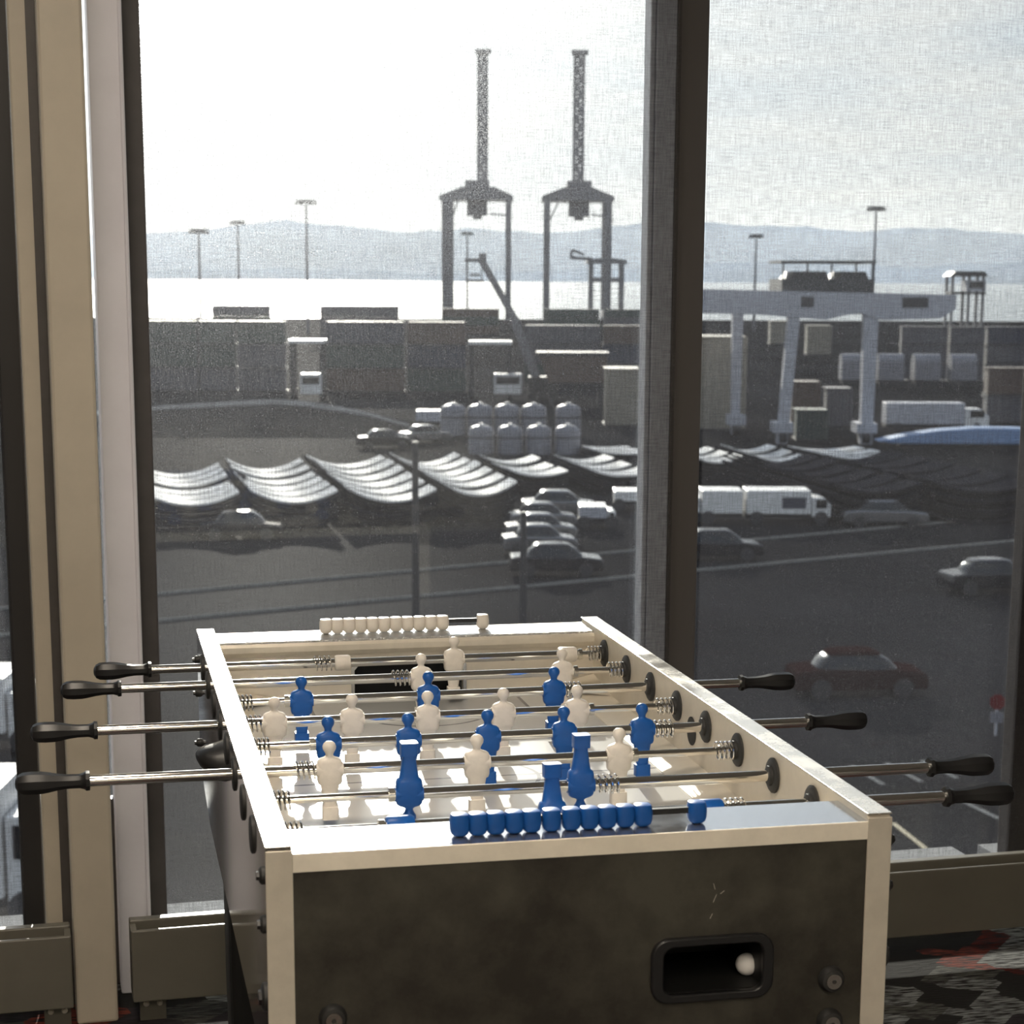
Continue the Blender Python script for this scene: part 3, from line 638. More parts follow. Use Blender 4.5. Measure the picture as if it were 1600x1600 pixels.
# ---- smaller far gantry and slewing crane
D = 600; o = othing('dock_gantry', U(948, 450, D), D, 'small dark gantry with a side jib beside the right crane leg', 'gantry')
uu = lambda px: U(px, 450, D); zz = lambda py: Z(950, py, D)
for a in (921, 969):
    for v_ in (D, D + 9): build(OB().box(uu(a), uu(a + 6), v_, v_ + 1.2, ZG, zz(412)), 'leg', cranem, o)
build(OB().prism([(uu(915), zz(412)), (uu(980), zz(412)), (uu(978), zz(406)), (uu(948), zz(402)), (uu(918), zz(406))], 'y', D, D + 10), 'top_frame', cranem, o)
build(OB().box(uu(925), uu(971), D, D + 9, zz(441), zz(434)), 'cross_beam', cranem, o)
build(OB().bar((uu(890), D, zz(403)), (uu(925), D, zz(405)), 1.0).bar((uu(893), D, zz(391)), (uu(912), D, zz(398)), .8).bar((uu(893), D, zz(391)), (uu(892), D, zz(403)), .8), 'jib', cranem, o)
D = 216; o = othing('slewing_crane', U(838, 600, D), D, 'slender jib crane leaning left beneath the left harbour crane', 'crane')
uu = lambda px: U(px, 520, D); zz = lambda py: Z(800, py, D)
build(OB().bar((uu(753), D, zz(408)), (uu(805), D, zz(500)), 0.75), 'upper_jib', cranem, o)
build(OB().bar((uu(803), D, zz(497)), (uu(838), D, zz(590)), 0.95), 'lower_jib', cranem, o)
build(OB().box(uu(726), uu(757), D - .3, D + .5, zz(410), zz(404)).box(uu(748), uu(760), D - .3, D + .5, zz(412), zz(396)), 'jib_head', cranem, o)
for a in (729, 753): build(OB().cyl('z', (uu(a), D, 0), 0.05, zz(440), zz(408), 6), 'cable', darkm, o)
build(OB().box(uu(727), uu(756), D - .3, D + .3, zz(441), zz(437)).box(uu(734), uu(750), D - .2, D + .2, zz(432), zz(428)), 'spreader', cranem, o)
build(OB().box(uu(826), uu(872), D - 1.5, D + 1.5, ZG + 0.9, zz(588)), 'carriage', darkm, o)
for a in (832, 848, 864): build(OB().cyl('y', (uu(a), D, ZG + .5), 0.5, -1.6, -1.1, 12), 'wheel', darkm, o, smooth=True)

# ---- light masts
for (px, pt, D, wpx, lab) in [(312, 360, 430, 30, 'tall light mast, leftmost against the mountains'), (373, 347, 560, 22, 'faint far light mast just right of the leftmost one'), (480, 315, 470, 32, 'tall light mast left of the harbour cranes'), (730, 364, 600, 18, 'small light mast between the left crane legs'), (1180, 368, 520, 22, 'short light mast left of the yard gantry machinery'), (1365, 325, 480, 28, 'tall light mast rising behind the yard gantry')]:
    o = othing('light_mast', U(px, 430, D), D, lab, 'light mast', 'light masts over the yard')
    zt = Z(px, pt, D); u_ = U(px, 430, D); w = wpx / F * D / 2
    build(OB().lathe([(0, .42), (zt - ZG, .22)], 'z', (u_, D, ZG), 10), 'pole', cranem, o, smooth=True)
    h_ = build(OB().lathe([(0, .3), (.25, w), (.55, w), (.6, .3)], 'z', (u_, D, zt - .2), 14), 'lamp_ring', cranem, o)
    for k in range(6):
        a_ = k * math.pi / 3; build(OB().box(u_ + w * .9 * math.cos(a_) - .35, u_ + w * .9 * math.cos(a_) + .35, D + w * .9 * math.sin(a_) - .3, D + w * .9 * math.sin(a_) + .3, zt - .7, zt - .15), 'floodlight', darkm, h_)

# ---- containers
cmats = [mat('container_navy', (0.045, 0.05, 0.075), 0.6, var=.1, scale=.4), mat('container_grey', (0.085, 0.085, 0.10), 0.6, var=.1, scale=.4), mat('container_brown', (0.085, 0.06, 0.05), 0.6, var=.1, scale=.4), mat('container_green', (0.045, 0.065, 0.06), 0.6, var=.1, scale=.4), mat('container_beige', (0.26, 0.24, 0.20), 0.6, var=.08, scale=.4)]
CN = ['navy', 'grey', 'brown', 'dark green', 'beige']
def container(u0, u1, v, z0, h, mi, where, depth=2.5):
    o = othing('shipping_container', (u0 + u1) / 2, v + depth / 2, '%s shipping container %s' % (CN[mi], where), 'container', 'stacked shipping containers', z0)
    mb = OB(); n = max(6, int((u1 - u0) / 0.9)); poly = []
    for k in range(n):                      # corrugated near wall
        a = u0 + .2 + (u1 - u0 - .4) * k / n; st = (u1 - u0 - .4) / n
        poly += [(a, v + .08), (a + st * .4, v + .08), (a + st * .5, v + .16), (a + st * .9, v + .16)]
    poly += [(u1 - .2, v + .08), (u1 - .2, v + depth), (u0 + .2, v + depth)]
    build(mb.prism(poly, 'z', z0 + .12, z0 + h - .1), 'walls', cmats[mi], o)
    build(OB().box(u0 + .02, u1 - .02, v, v + depth, z0 + h - .14, z0 + h - .02), 'roof', cmats[mi], o)
    build(OB().box(u0 + .02, u1 - .02, v, v + depth, z0, z0 + .16), 'base_rail', darkm, o)
    for a in (u0, u1 - .2):
        build(OB().box(a, a + .2, v, v + .2, z0, z0 + h), 'corner_post', cmats[mi], o)
def row(cells, D, nrow, h, lab, seedv):
    rr = random.Random(seedv); names = ['bottom', 'middle', 'top', 'fourth']
    if nrow == 1: names = ['lone']
    elif nrow == 2: names = ['bottom', 'top']
    for (a, b, where) in cells:
        for k in range(nrow):
            mi = rr.choice([0, 1, 1, 2, 3]); container(U(a, 540, D) + .05, U(b, 540, D) - .05, D, ZG + k * h, h - .03, mi, '%s of its stack, %s' % (names[k], where) if nrow > 1 else where)
row([(222, 368, 'at the left beside the column'), (370, 446, 'left of the bright-roofed straddle carrier'), (508, 632, 'right of the bright-roofed straddle carrier'), (636, 728, 'below the left harbour crane')], 228, 3, 2.72, '', 3)
row([(820, 938, 'under the right harbour crane'), (942, 1010, 'left of the grey mullion')], 250, 3, 2.45, '', 5)
row([(332, 424, 'left of the sun glint on the water'), (500, 624, 'right of the sun glint on the water')], 430, 3, 2.4, '', 9)
row([(690, 780, 'on the quay between the left crane legs'), (848, 936, 'on the quay between the right crane legs'), (944, 1012, 'on the quay by the grey mullion')], 470, 3, 2.05, '', 11)
row([(1408, 1480, 'behind the gantry right leg'), (1484, 1538, 'under the watch tower'), (1542, 1620, 'at the right picture edge')], 260, 3, 2.4, '', 13)
D = 172
container(U(1092, 600, D), U(1166, 600, D), D, ZG, 8.2, 4, 'standing tall left of the gantry legs', 6)
container(U(948, 620, D), U(1004, 620, D), D + 4, ZG, 5.2, 4, 'tall by the grey mullion', 5)
container(U(1204, 505, 300), U(1236, 505, 300), 300, ZG + 3.4, 3.6, 4, 'small and high behind the gantry beam', 4)
container(U(1262, 505, 310), U(1300, 505, 310), 310, ZG + 1.5, 4.6, 4, 'right of the small high one behind the gantry', 4)

# ---- straddle carriers / yard trucks
def carrier(x0, x1, yt, D, label, cab):
    o = othing('straddle_carrier', U((x0 + x1) / 2, yt, D), D, label, 'yard vehicle', 'straddle carriers among the containers')
    u0, u1, zt = U(x0, yt, D), U(x1, yt, D), Z(x0, yt, D)
    build(OB().box(u0, u1, D, D + 4, zt - .35, zt), 'top_deck', whitep, o)
    for a in (u0 + .1, u1 - .5):
        for v_ in (D + .1, D + 3.5): build(OB().box(a, a + .4, v_, v_ + .4, ZG + .9, zt - .3), 'leg', darkm, o)
        build(OB().box(a - .1, a + .5, D, D + 4, ZG + .5, ZG + 1.1), 'wheel_beam', darkm, o)
        for v_ in (D + .5, D + 3.2): build(OB().cyl('x', (a + .2, v_, ZG + .5), .5, -.25, .25, 12), 'wheel', darkm, o, smooth=True)
    build(OB().box(U(cab[0], 600, D), U(cab[1], 600, D), D - .6, D + 1.0, ZG + .7, ZG + 2.9), 'cab', whitep, o, bevel=.08)
    build(OB().box(U(cab[0] + 3, 600, D), U(cab[1] - 3, 600, D), D - .64, D - .6, ZG + 1.8, ZG + 2.6), 'windscreen', glassd, o)
carrier(450, 506, 531, 212, 'straddle carrier with a bright flat roof among the left containers', (470, 503))
carrier(732, 800, 533, 214, 'straddle carrier with a bright flat roof beneath the left harbour crane', (772, 815))

# ---- dark hopper
D = 205; u = lambda px: U(px, 580, D); zz = lambda py: Z(900, py, D)
o = othing('cargo_hopper', u(893), D, 'dark trapezoid cargo hopper below the right harbour crane', 'hopper')
poly = [(u(840), zz(553)), (u(950), zz(553)), (u(944), zz(598)), (u(858), zz(598))]
build(OB().prism(poly, 'y', D, D + 5), 'bin', cmats[2], o)
build(OB().box(u(838), u(952), D - .1, D + 5.1, zz(557), zz(551)), 'rim', darkm, o)
for a in (862, 900, 938): build(OB().box(u(a) - .25, u(a) + .25, D + .3, D + .8, ZG, zz(597)), 'leg', darkm, o)

# ---- round-topped tanks
tankm = mat('tank_paint', (0.20, 0.20, 0.23), 0.45, var=.08, scale=.5)
def tank(px, py, w, D, label):
    u_, zt = U(px, py, D), Z(px, py, D); r_ = w / F * D / 2; h = zt - ZG
    o = othing('storage_tank', u_, D, label, 'tank', 'round-topped tanks in the yard')
    build(OB().lathe([(0, r_), (h - r_ * .45, r_), (h - r_ * .2, r_ * .86), (h - r_ * .05, r_ * .5), (h, r_ * .06)], 'z', (u_, D, ZG), 20), 'shell', tankm, o, smooth=True)
    build(OB().cyl('z', (u_, D, ZG), r_ * .2, h - .1, h + .12, 10), 'hatch', whitep, o)
    build(OB().lathe([(h * .55, r_ * 1.02), (h * .6, r_ * 1.02)], 'z', (u_, D, ZG), 20), 'band', darkm, o)
for k, px in enumerate((708, 750, 792, 834, 888)): tank(px, 631, 40, 166, 'round-topped tank, %s from the left in the back row' % ORD[k])
for k, px in enumerate((752, 797, 842, 887)): tank(px, 664, 40, 148, 'round-topped tank, %s from the left in the front row' % ORD[k])

# ---- rubber-tyred yard gantry
D = 158; u = lambda px: U(px, 520, D); zz = lambda py: Z(1300, py, D)
o = othing('yard_gantry', u(1290), D + 5, 'pale grey yard gantry crane spanning the right window', 'gantry crane')
gb = build(OB().prism([(u(1040), zz(452)), (u(1492), zz(460)), (u(1492), zz(482)), (u(1468), zz(497)), (u(1380), zz(500)), (u(1340), zz(488)), (u(1290), zz(500)), (u(1180), zz(492)), (u(1040), zz(490))], 'y', D, D + 1.5), 'main_girder', paleal, o)
build(OB().prism([(u(1040), zz(452)), (u(1492), zz(460)), (u(1492), zz(482)), (u(1468), zz(495)), (u(1040), zz(490))], 'y', D + 9, D + 10.5), 'main_girder', paleal, o)
for (a, b) in ((1408, 1448), (1250, 1270)): build(OB().box(u(a), u(b), D - .06, D, zz(480), zz(464)), 'vent_panel', darkm, gb)
for (a, b, c_, d_) in ((1164, 1182, 1168, 1180), (1232, 1250, 1220, 1236), (1350, 1372, 1352, 1370)):
    v_ = D + 9.2 if a == 1164 else D + .1
    build(OB().prism([(u(a), zz(490)), (u(b), zz(490)), (u(d_), ZG), (u(c_), ZG)], 'y', v_, v_ + 1.1), 'leg', paleal, o)
    if a == 1350:
        e_ = 9.2 / D; build(OB().prism([(u(a) * (1 + e_), zz(490)), (u(b) * (1 + e_), zz(490)), (u(d_) * (1 + e_), ZG), (u(c_) * (1 + e_), ZG)], 'y', D + 9.2, D + 10.3), 'leg', paleal, o)
for (a, b) in ((1160, 1188), (1214, 1244), (1344, 1376)):
    v0_, v1_ = (D + 8, D + 10.6) if a == 1160 else (D - .2, D + 2.6)
    build(OB().box(u(a), u(b), v0_, v1_, ZG + .9, ZG + 1.7), 'bogie_beam', paleal, o)
    for v_ in (v0_ + .6, v1_ - .6): build(OB().cyl('x', (u((a + b) / 2), v_, ZG + .6), .6, -.3, .3, 12), 'wheel', darkm, o, smooth=True)
tr = build(OB().box(u(1222), u(1366), D + 1, D + 9, zz(458), zz(436)), 'trolley', darkm, o)
for (a, b) in ((1234, 1300), (1310, 1362)): build(OB().prism([(u(a), zz(438)), (u(b), zz(438)), (u(b - 6), zz(424)), (u(a + 10), zz(424))], 'y', D + 2, D + 8), 'hoist_drum', darkm, tr)
build(OB().box(u(1220), u(1368), D + 1, D + 9, zz(411), zz(407)), 'canopy', darkm, o)
for a in (1224, 1262, 1300, 1338, 1364): build(OB().box(u(a) - .07, u(a) + .07, D + 1.2, D + 1.35, zz(437), zz(409)), 'canopy_post', darkm, o)
# watch tower
D = 300; u = lambda px: U(px, 460, D); zz = lambda py: Z(1510, py, D)
o = othing('watch_tower', u(1512), D, 'small watch tower on stilts right of the yard gantry', 'tower')
build(OB().prism([(u(1482), zz(432)), (u(1542), zz(432)), (u(1536), zz(424)), (u(1490), zz(424))], 'y', D - .5, D + 5), 'roof', darkm, o)
for a in (1488, 1514, 1536):
    for v_ in (D, D + 4): build(OB().box(u(a) - .2, u(a) + .2, v_, v_ + .4, ZG, zz(432)), 'stilt', cranem, o)
build(OB().box(u(1510), u(1540), D, D + 4, zz(455), zz(438)), 'cabin', paleal, o)
build(OB().box(u(1514), u(1536), D - .05, D, zz(450), zz(440)), 'window', glassd, o)
build(OB().box(u(1486), u(1540), D - .2, D + 4.4, zz(460), zz(456)), 'deck', darkm, o)

# ---- hopper wagons right
for k in range(4):
    D = 242; a = 1316 + k * 57; u = lambda px: U(px, 580, D); zz = lambda py: Z(1400, py, D)
    o = othing('rail_wagon', u(a + 27), D, 'pale rounded rail wagon behind the gantry, %s from the left' % ORD[k], 'rail wagon', 'row of pale rail wagons')
    pr_ = [(math.cos(t_ * math.pi / 8) * 1.4, math.sin(t_ * math.pi / 8) * 1.0) for t_ in range(9)]
    build(OB().prism([(D + 1.5 + p, zz(566) + q) for p, q in pr_] + [(D + .1, ZG + 1.0), (D + 2.9, ZG + 1.0)], 'x', u(a), u(a + 40)), 'tub', tankm, o, smooth=False)
    build(OB().box(u(a + 2), u(a + 50), D + .3, D + 2.7, ZG + .6, ZG + 1.0), 'underframe', darkm, o)
    for q in (.6, 1.3, 2.2, 2.9): build(OB().cyl('y', (u(a) + q, D + .3, ZG + .42), .42, -.1, .1, 12), 'wheel', darkm, o, smooth=True)

# ---- stacks of curved sheets
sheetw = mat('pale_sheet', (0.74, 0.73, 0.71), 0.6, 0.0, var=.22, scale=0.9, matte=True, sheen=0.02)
sheetd = mat('shaded_sheet', (0.03, 0.03, 0.036), 0.8, var=.2, scale=1.2, matte=True)  # same sheets in shadow: the shade is put into this colour
def trough(u0, u1, v0, v1, zc, sag, th, shift=0.0):
    mb = OB(); n = 14; top = []; bot = []
    for k in range(n + 1):
        t_ = k / n; s_ = (2 * t_ - 1); top.append((u0 + (u1 - u0) * t_, zc + sag * s_ * s_)); bot.append((u0 + (u1 - u0) * t_, zc + sag * s_ * s_ - th))
    poly = top + bot[::-1]; vs = []; m_ = len(poly)
    for v_, off in ((v0, 0), (v1, shift)): vs += [(p + off, v_, q) for p, q in poly]
    fs = [list(range(m_))[::-1], list(range(m_, 2 * m_))] + [(i, (i + 1) % m_, m_ + (i + 1) % m_, m_ + i) for i in range(m_)]
    return mb.add(vs, fs)
def sheet_stack(x0, x1, ynear, yfar, layers, bright, label, sagpx=17, n=6, lh=0.30):
    # px extents of the near edge of the top sheet
    hgt = layers * lh
    def Dz(py): d_ = ray((x0 + x1) / 2, py); return (ZG + hgt - C.z) / d_.z * d_.dot(fh)
    va, vb = Dz(ynear), Dz(yfar)
    ua, ub = U(x0, ynear, va), U(x1, ynear, va); sag = sagpx / F * va * 1.2
    o = othing('sheet_stack', (ua + ub) / 2, (va + vb) / 2, label, 'sheet stack', 'stacks of curved sheets in the yard')
    sl_ = math.tan(-YAW) * 1.0          # the stacks run parallel to the building axis
    tot = vb - va
    for k in range(n):
        a = va + tot * k / n; b = va + tot * (k + .64) / n; sh = (a - va) * sl_
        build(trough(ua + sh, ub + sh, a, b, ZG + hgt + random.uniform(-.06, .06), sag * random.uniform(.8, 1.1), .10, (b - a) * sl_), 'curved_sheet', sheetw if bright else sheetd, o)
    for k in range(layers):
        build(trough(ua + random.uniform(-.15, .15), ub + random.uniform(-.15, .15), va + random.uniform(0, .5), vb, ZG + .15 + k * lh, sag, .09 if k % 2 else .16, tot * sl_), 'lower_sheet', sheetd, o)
    build(OB().box(ua + .6, ua + .9, va + .6, va + .9, ZG, ZG + .2).box(ub - .9, ub - .6, va + .6, va + .9, ZG, ZG + .2).box((ua + ub) / 2 - .2, (ua + ub) / 2 + .2, va + .6, va + .9, ZG, ZG + .16), 'dunnage', darkm, o)
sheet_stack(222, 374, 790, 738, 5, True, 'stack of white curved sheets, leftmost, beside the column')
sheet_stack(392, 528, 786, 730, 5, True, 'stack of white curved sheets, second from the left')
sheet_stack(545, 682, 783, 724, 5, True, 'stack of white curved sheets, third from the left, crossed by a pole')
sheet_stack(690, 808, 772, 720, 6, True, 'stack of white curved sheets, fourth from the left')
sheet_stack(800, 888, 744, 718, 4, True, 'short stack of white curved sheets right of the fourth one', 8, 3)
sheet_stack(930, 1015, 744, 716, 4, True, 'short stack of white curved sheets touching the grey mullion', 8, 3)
sheet_stack(940, 1012, 708, 696, 2, True, 'tiny far stack of white curved sheets by the grey mullion', 2, 3)
sheet_stack(1085, 1160, 722, 704, 5, True, 'low stack of pale curved sheets just right of the dark mullion', 8, 3)
sheet_stack(1185, 1262, 720, 702, 5, True, 'low stack of pale curved sheets under the gantry middle leg', 8, 3)
sheet_stack(1290, 1400, 716, 700, 4, True, 'low stack of pale curved sheets under the gantry right leg', 6, 3)
sheet_stack(1300, 1440, 770, 722, 6, False, 'dark stack of curved sheets below the gantry right leg', 14)
sheet_stack(1455, 1620, 768, 716, 6, False, 'dark stack of curved sheets at the right picture edge', 14)

# ---- vehicles
def boxtruck(x0, x1, yt, yb, label, cabside=1, col=None, text=None):
    D = G((x0 + x1) / 2, yb)[1]; u = lambda px: U(px, yb, D); w = u(x1) - u(x0); zt = Z((x0 + x1) / 2, yt, D)
    o = othing('box_truck', (u(x0) + u(x1)) / 2, D + 1, label, 'truck', 'pale trucks in the yard')
    cw = w * .24; b0, b1 = (u(x0), u(x1) - cw) if cabside > 0 else (u(x0) + cw, u(x1))
    c0, c1 = (u(x1) - cw + .06, u(x1)) if cabside > 0 else (u(x0), u(x0) + cw - .06)
    build(OB().box(b0, b1, D, D + 2.3, ZG + .6, zt), 'cargo_box', col or whitep, o, bevel=.05)
    h = zt - ZG
    cb = build(OB().prism([(c0, ZG + .45), (c1, ZG + .45), (c1, ZG + .45 + h * .35), (c1 - cw * .35 if cabside > 0 else c1, ZG + h * .8), (c0 if cabside > 0 else c0 + cw * .35, ZG + h * .8), (c0, ZG + .45 + h * .35)], 'y', D + .1, D + 2.2), 'cab', whitep, o, bevel=.04)
    build(OB().box(c0 + cw * .2, c1 - cw * .2, D + .05, D + .1, ZG + h * .5, ZG + h * .74), 'side_window', glassd, cb)
    build(OB().box(b0, c1 if cabside > 0 else b1, D + .3, D + 2, ZG + .35, ZG + .62), 'chassis', darkm, o)
    for a in (b0 + w * .12, (c0 + c1) / 2): build(OB().cyl('y', (a, D, ZG + .38), .38, .0, .28, 14), 'wheel', darkm, o, smooth=True)
    return o, D, b0, b1, zt
boxtruck(1076, 1160, 767, 820, 'white box truck just right of the dark mullion', -1)
t_o, tD, b0, b1, zt_ = boxtruck(1166, 1298, 767, 821, 'white box truck with a dark blue panel, second from the dark mullion', 1)
build(OB().box(b0 + (b1 - b0) * .55, b0 + (b1 - b0) * .92, tD - .03, tD, zt_ - .95, zt_ - .35), 'blue_panel', cmats[0], t_o)
boxtruck(905, 962, 792, 828, 'small pale truck left of the grey mullion', 1, paleal)
boxtruck(960, 1020, 768, 800, 'white truck half hidden behind the grey mullion', 1)
boxtruck(1384, 1545, 630, 674, 'long pale truck behind the blue covered hull', 1, paleal)
def car(px, yb, lw, label, body, rz=0.0):
    u_, D = G(px, yb); o = othing('car', u_, D, label, 'car', 'parked cars in the yard')
    Mx = MO @ Matrix.Translation((u_, D, ZG)) @ Matrix.Rotation(rz, 4, 'Z'); l = lw / 2
    B = lambda: MB(Mx)
    build(B().prism([(-l, .28), (l, .28), (l, .62), (l * .96, .80), (l * .52, .92), (-l * .62, .95), (-l * .97, .88), (-l, .6)], 'y', -.86, .86), 'body', body, o, bevel=.09)
    cb = build(B().loft([(.90, l * .62, .80, 5, -l * .04, 0), (1.18, l * .52, .72, 5, -l * .06, 0), (1.40, l * .36, .62, 5, -l * .08, 0)], 20), 'cabin', glassd, o, smooth=True)
    build(B().loft([(1.38, l * .40, .66, 5, -l * .08, 0), (1.45, l * .34, .58, 4, -l * .08, 0), (1.47, l * .2, .4, 3, -l * .08, 0)], 20), 'roof', body, o, smooth=True)
    for a in (-l * .62, l * .62):
        for s_ in (-.8, .8): build(B().cyl('y', (a, s_, .33), .33, -.1, .1, 16), 'wheel', darkm, o, smooth=True)
carw = mat('car_silver', (0.22, 0.22, 0.23), 0.18, 0.6); card = mat('car_dark', (0.02, 0.02, 0.024), 0.12, 0.2); carred = mat('car_red', (0.03, 0.012, 0.011), 0.8, matte=True); cardull = mat('car_dull', (0.03, 0.03, 0.035), 0.6, spec=0.15)
car(1118, 874, 4.3, 'dark car beside the dark mullion above the white kerb lines', card, .1)
car(868, 898, 4.2, 'dark car with a sun glint on its roof on the road', card, .05)
car(846, 827, 3.6, 'silver car in the short column of parked cars, farthest', carw, .12)
car(844, 846, 3.6, 'silver car in the short column of parked cars, middle', carw, .12)
car(842, 865, 3.6, 'silver car in the short column of parked cars, nearest', carw, .12)
car(872, 806, 4.2, 'silver car left of the small pale truck', carw, 0)
car(1380, 822, 4.6, 'silver car in front of the dark sheet stacks', carw, .0)
car(1336, 1084, 4.3, 'dark red car under the window, beside the uppermost right handle', carred, .1)
car(1548, 925, 4.3, 'dark car with a bright glint near the right picture edge', card, .2)
car(380, 842, 4.2, 'dark car in front of the leftmost white sheet stacks', card, .0)
car(664, 692, 4.2, 'silver car left of the front row of tanks', carw, .5)
car(600, 700, 4.2, 'dark car two cars left of the front row of tanks', card, .2)
boxtruck(650, 716, 642, 670, 'pale truck at the right end of the earth bank', 1, paleal)
row([(1546, 1625, 'low at the right picture edge')], 182, 2, 2.6, '', 21)
D = 176
for k, (a, b, yt) in enumerate([(1238, 1282, 596), (1292, 1332, 606), (1246, 1296, 640)]):
    Dk = D if k < 2 else 161
    container(U(a, 620, Dk), U(b, 620, Dk), Dk, ZG, Z(a, yt, Dk) - ZG, (2, 1, 3)[k], 'of odd size between the gantry legs, ' + ('left at the back', 'right at the back', 'nearest')[k], 3)
# blue covered hull
pts = [(1372, 690), (1420, 680), (1470, 673), (1530, 669), (1600, 670), (1660, 676)]
D = G(1450, 700)[1]
o = othing('covered_hull', U(1500, 690, D), D, 'long low hull under a pale blue cover at the right', 'boat')
top = [(U(a, b, D), Z(a, b, D)) for a, b in pts]; poly = top + [(top[-1][0] - .2, ZG + .3), (top[0][0] + 1.5, ZG + .3)]
build(OB().prism(poly, 'y', D, D + 2.6), 'cover', bluep, o, bevel=.12)
build(OB().box(top[0][0] + 2, top[-1][0] - 1, D + .4, D + 2.2, ZG, ZG + .4), 'cradle', darkm, o)

# ---- road edges, poles, signs, parking marks
kerbm = mat('kerb_white', (0.26, 0.26, 0.25), 0.6, var=.1, scale=2, matte=True)
def ground_strip(p, q, w, name, label, mm, cat, h=.12):
    a, b = Vector((*G(*p), 0)), Vector((*G(*q), 0)); d_ = (b - a).normalized(); n_ = Vector((-d_.y, d_.x, 0)) * w / 2
    vs = [(*(e + s_ * n_)[:2], zz_) for zz_ in (ZG, ZG + h) for e, s_ in ((a, -1), (b, -1), (b, 1), (a, 1))]
    build(OB().add(vs, [(3, 2, 1, 0), (4, 5, 6, 7), (0, 1, 5, 4), (1, 2, 6, 5), (2, 3, 7, 6), (3, 0, 4, 7)]), name, mm, label=label, cat=cat)
ground_strip((-600, 1007.7), (1900, 778.7), .13, 'road_kerb', 'thin white kerb line on the far side of the road', kerbm, 'kerb')
ground_strip((-600, 1051.1), (1900, 817.3), .13, 'road_kerb', 'thin white kerb line on the near side of the road', kerbm, 'kerb')
yel = mat('yellow_line', (0.16, 0.13, 0.05), 0.7, var=.15, scale=3)
ground_strip((1395, 1286), (1470, 1345), .14, 'parking_line', 'faded yellow parking line below the right handles', yel, 'road marking', .01)
for k, (p, q) in enumerate([((1330, 1196), (1380, 1226)), ((1385, 1192), (1440, 1222)), ((1440, 1188), (1495, 1216)), ((1500, 1250), (1562, 1280))]):
    ground_strip(p, q, .16, 'parking_line', 'faded white parking line by the right handles, %s from the left' % ORD[k], kerbm, 'road marking', .01)
for (px, yt, yb, w, lab) in [(650, 690, 985, .30, 'dark pole in front of the third white sheet stack'), (817, 800, 1000, .30, 'dark pole right of the long score beads'), (312, 470, 640, .35, 'thin dark pole among the left containers')]:
    u_, D = G(px, yb); zt = Z(px, yt, D)
    o = othing('utility_pole', u_, D, lab, 'pole', 'dark poles in the yard')
    build(OB().lathe([(0, w * .5), (zt - ZG, w * .38)], 'z', (u_, D, ZG), 12), 'shaft', darkm, o, smooth=True)
    build(OB().lathe([(0, w * .9), (.3, w * .9), (.4, w * .5)], 'z', (u_, D, ZG), 12), 'footing', paleal, o)
u_, D = G(1556, 1150)
o = othing('stop_sign', u_, D, 'red octagonal sign on a post near the right edge', 'road sign')
zc_ = Z(1556, 1097, D); r_ = 13 / F * D
build(OB().prism([(u_ + r_ * math.cos(math.pi / 8 + k * math.pi / 4), zc_ + r_ * math.sin(math.pi / 8 + k * math.pi / 4)) for k in range(8)], 'y', D, D + .02), 'sign_plate', mat('sign_red', (0.17, 0.014, 0.016), 0.6, matte=True), o)
build(OB().box(u_ - .03, u_ + .03, D + .02, D + .08, ZG, zc_ + r_ * .6), 'post', paleal, o)
build(OB().box(u_ - r_ * .8, u_ + r_ * .8, D, D + .02, zc_ - r_ * 2.6, zc_ - r_ * 1.3), 'lower_plate', tankm, o)
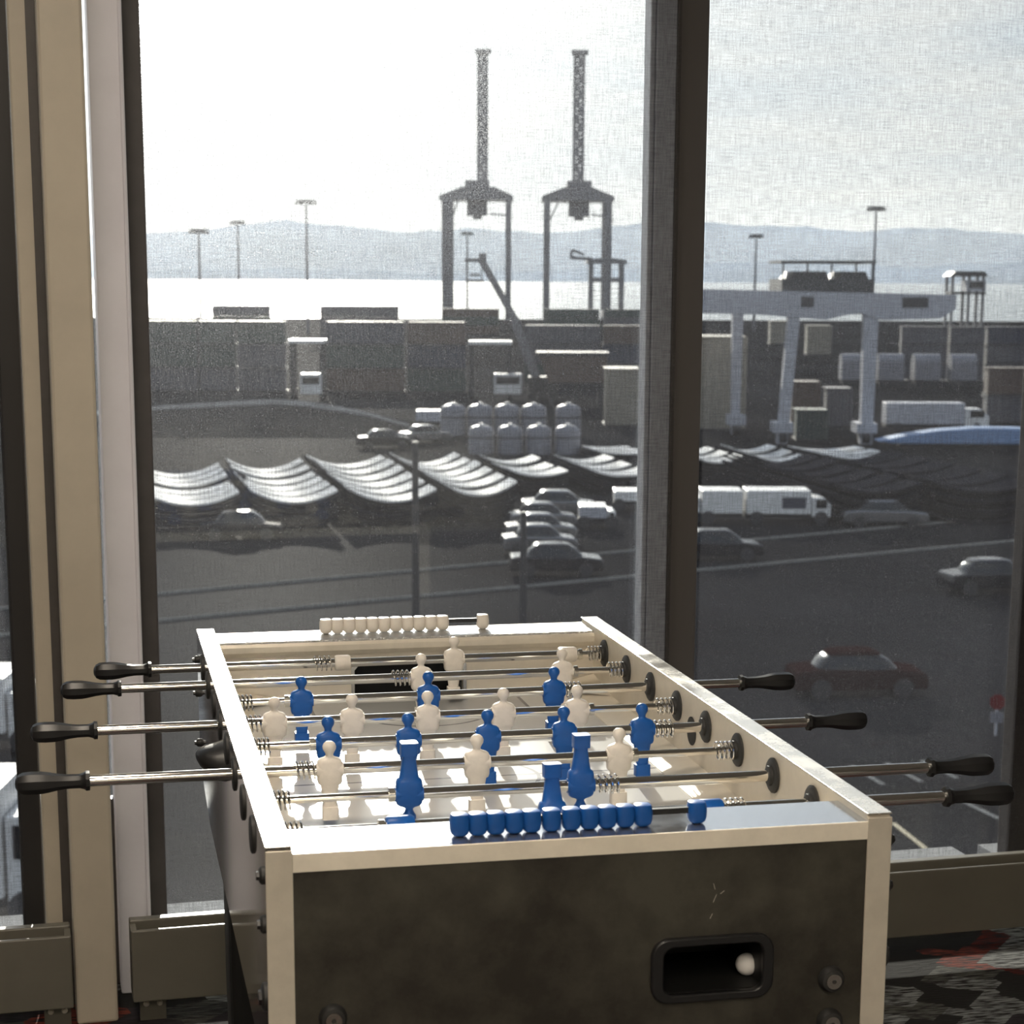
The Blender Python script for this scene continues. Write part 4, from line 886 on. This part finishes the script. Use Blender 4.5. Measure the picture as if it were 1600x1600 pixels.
# low grass bank in front of the left containers
bank = mat('dirt_bank', (0.05, 0.048, 0.046), 0.9, var=.2, scale=.3, matte=True)
mb = OB(); vs = []; n = 20
pk = [(-160, 664), (-20, 654), (120, 646), (200, 640), (260, 634), (330, 630), (400, 626), (440, 625), (480, 628), (530, 636), (580, 646), (640, 664)]
for k, (px, py) in enumerate(pk):
    D = 175; u_ = U(px, py, D); zt = Z(px, py, D)
    vs += [(u_, D - 14, ZG - .05), (u_, D - 4, ZG + (zt - ZG) * .75), (u_, D, max(zt, ZG)), (u_, D + 8, ZG - .05)]
build(mb.add(vs, [(4 * k + j, 4 * k + j + 1, 4 * k + 4 + j + 1, 4 * k + 4 + j) for k in range(len(pk) - 1) for j in range(3)]), 'earth_bank', bank, smooth=True, label='low pale earth bank in front of the left containers', cat='bank')
mb = OB(); vs = []
for k, (px, py) in enumerate(pk):
    D = 175; u_ = U(px, py, D); zt = max(Z(px, py, D), ZG)
    vs += [(u_, D + .1, zt + .06), (u_, D - 2.2, ZG + (zt - ZG) * .88 + .06), (u_, D - 2.2, ZG + (zt - ZG) * .88 - .3), (u_, D + .1, zt - .3)]
build(mb.add(vs, [(4 * k + j, 4 * k + (j + 1) % 4, 4 * k + 4 + (j + 1) % 4, 4 * k + 4 + j) for k in range(len(pk) - 1) for j in range(4)]), 'gravel_path', mat('gravel', (0.20, 0.20, 0.20), .9, var=.2, scale=.5, matte=True), label='pale gravel path along the top of the earth bank', cat='path')
boxtruck(-190, 70, 1235, 1450, 'white truck close below the sliver of window left of the column, nearest', 1)
boxtruck(-150, 60, 1060, 1180, 'white truck below the sliver of window left of the column, farther', 1)
hz = bpy.data.materials.new('sea_haze'); hz.use_nodes = True; t = hz.node_tree; t.nodes.clear()
vsn = N(t, 'ShaderNodeVolumeScatter'); vsn.inputs['Density'].default_value = 2.2e-5; vsn.inputs['Anisotropy'].default_value = 0.3; vsn.inputs['Color'].default_value = (0.84, 0.92, 1.0, 1)
t.links.new(vsn.outputs[0], N(t, 'ShaderNodeOutputMaterial').inputs['Volume'])
build(OB().box(-12000, 12000, 900, 20800, ZG - 2.5, 420), 'sea_haze', hz, label='thin bright haze over the far water', cat='haze', kind='stuff')
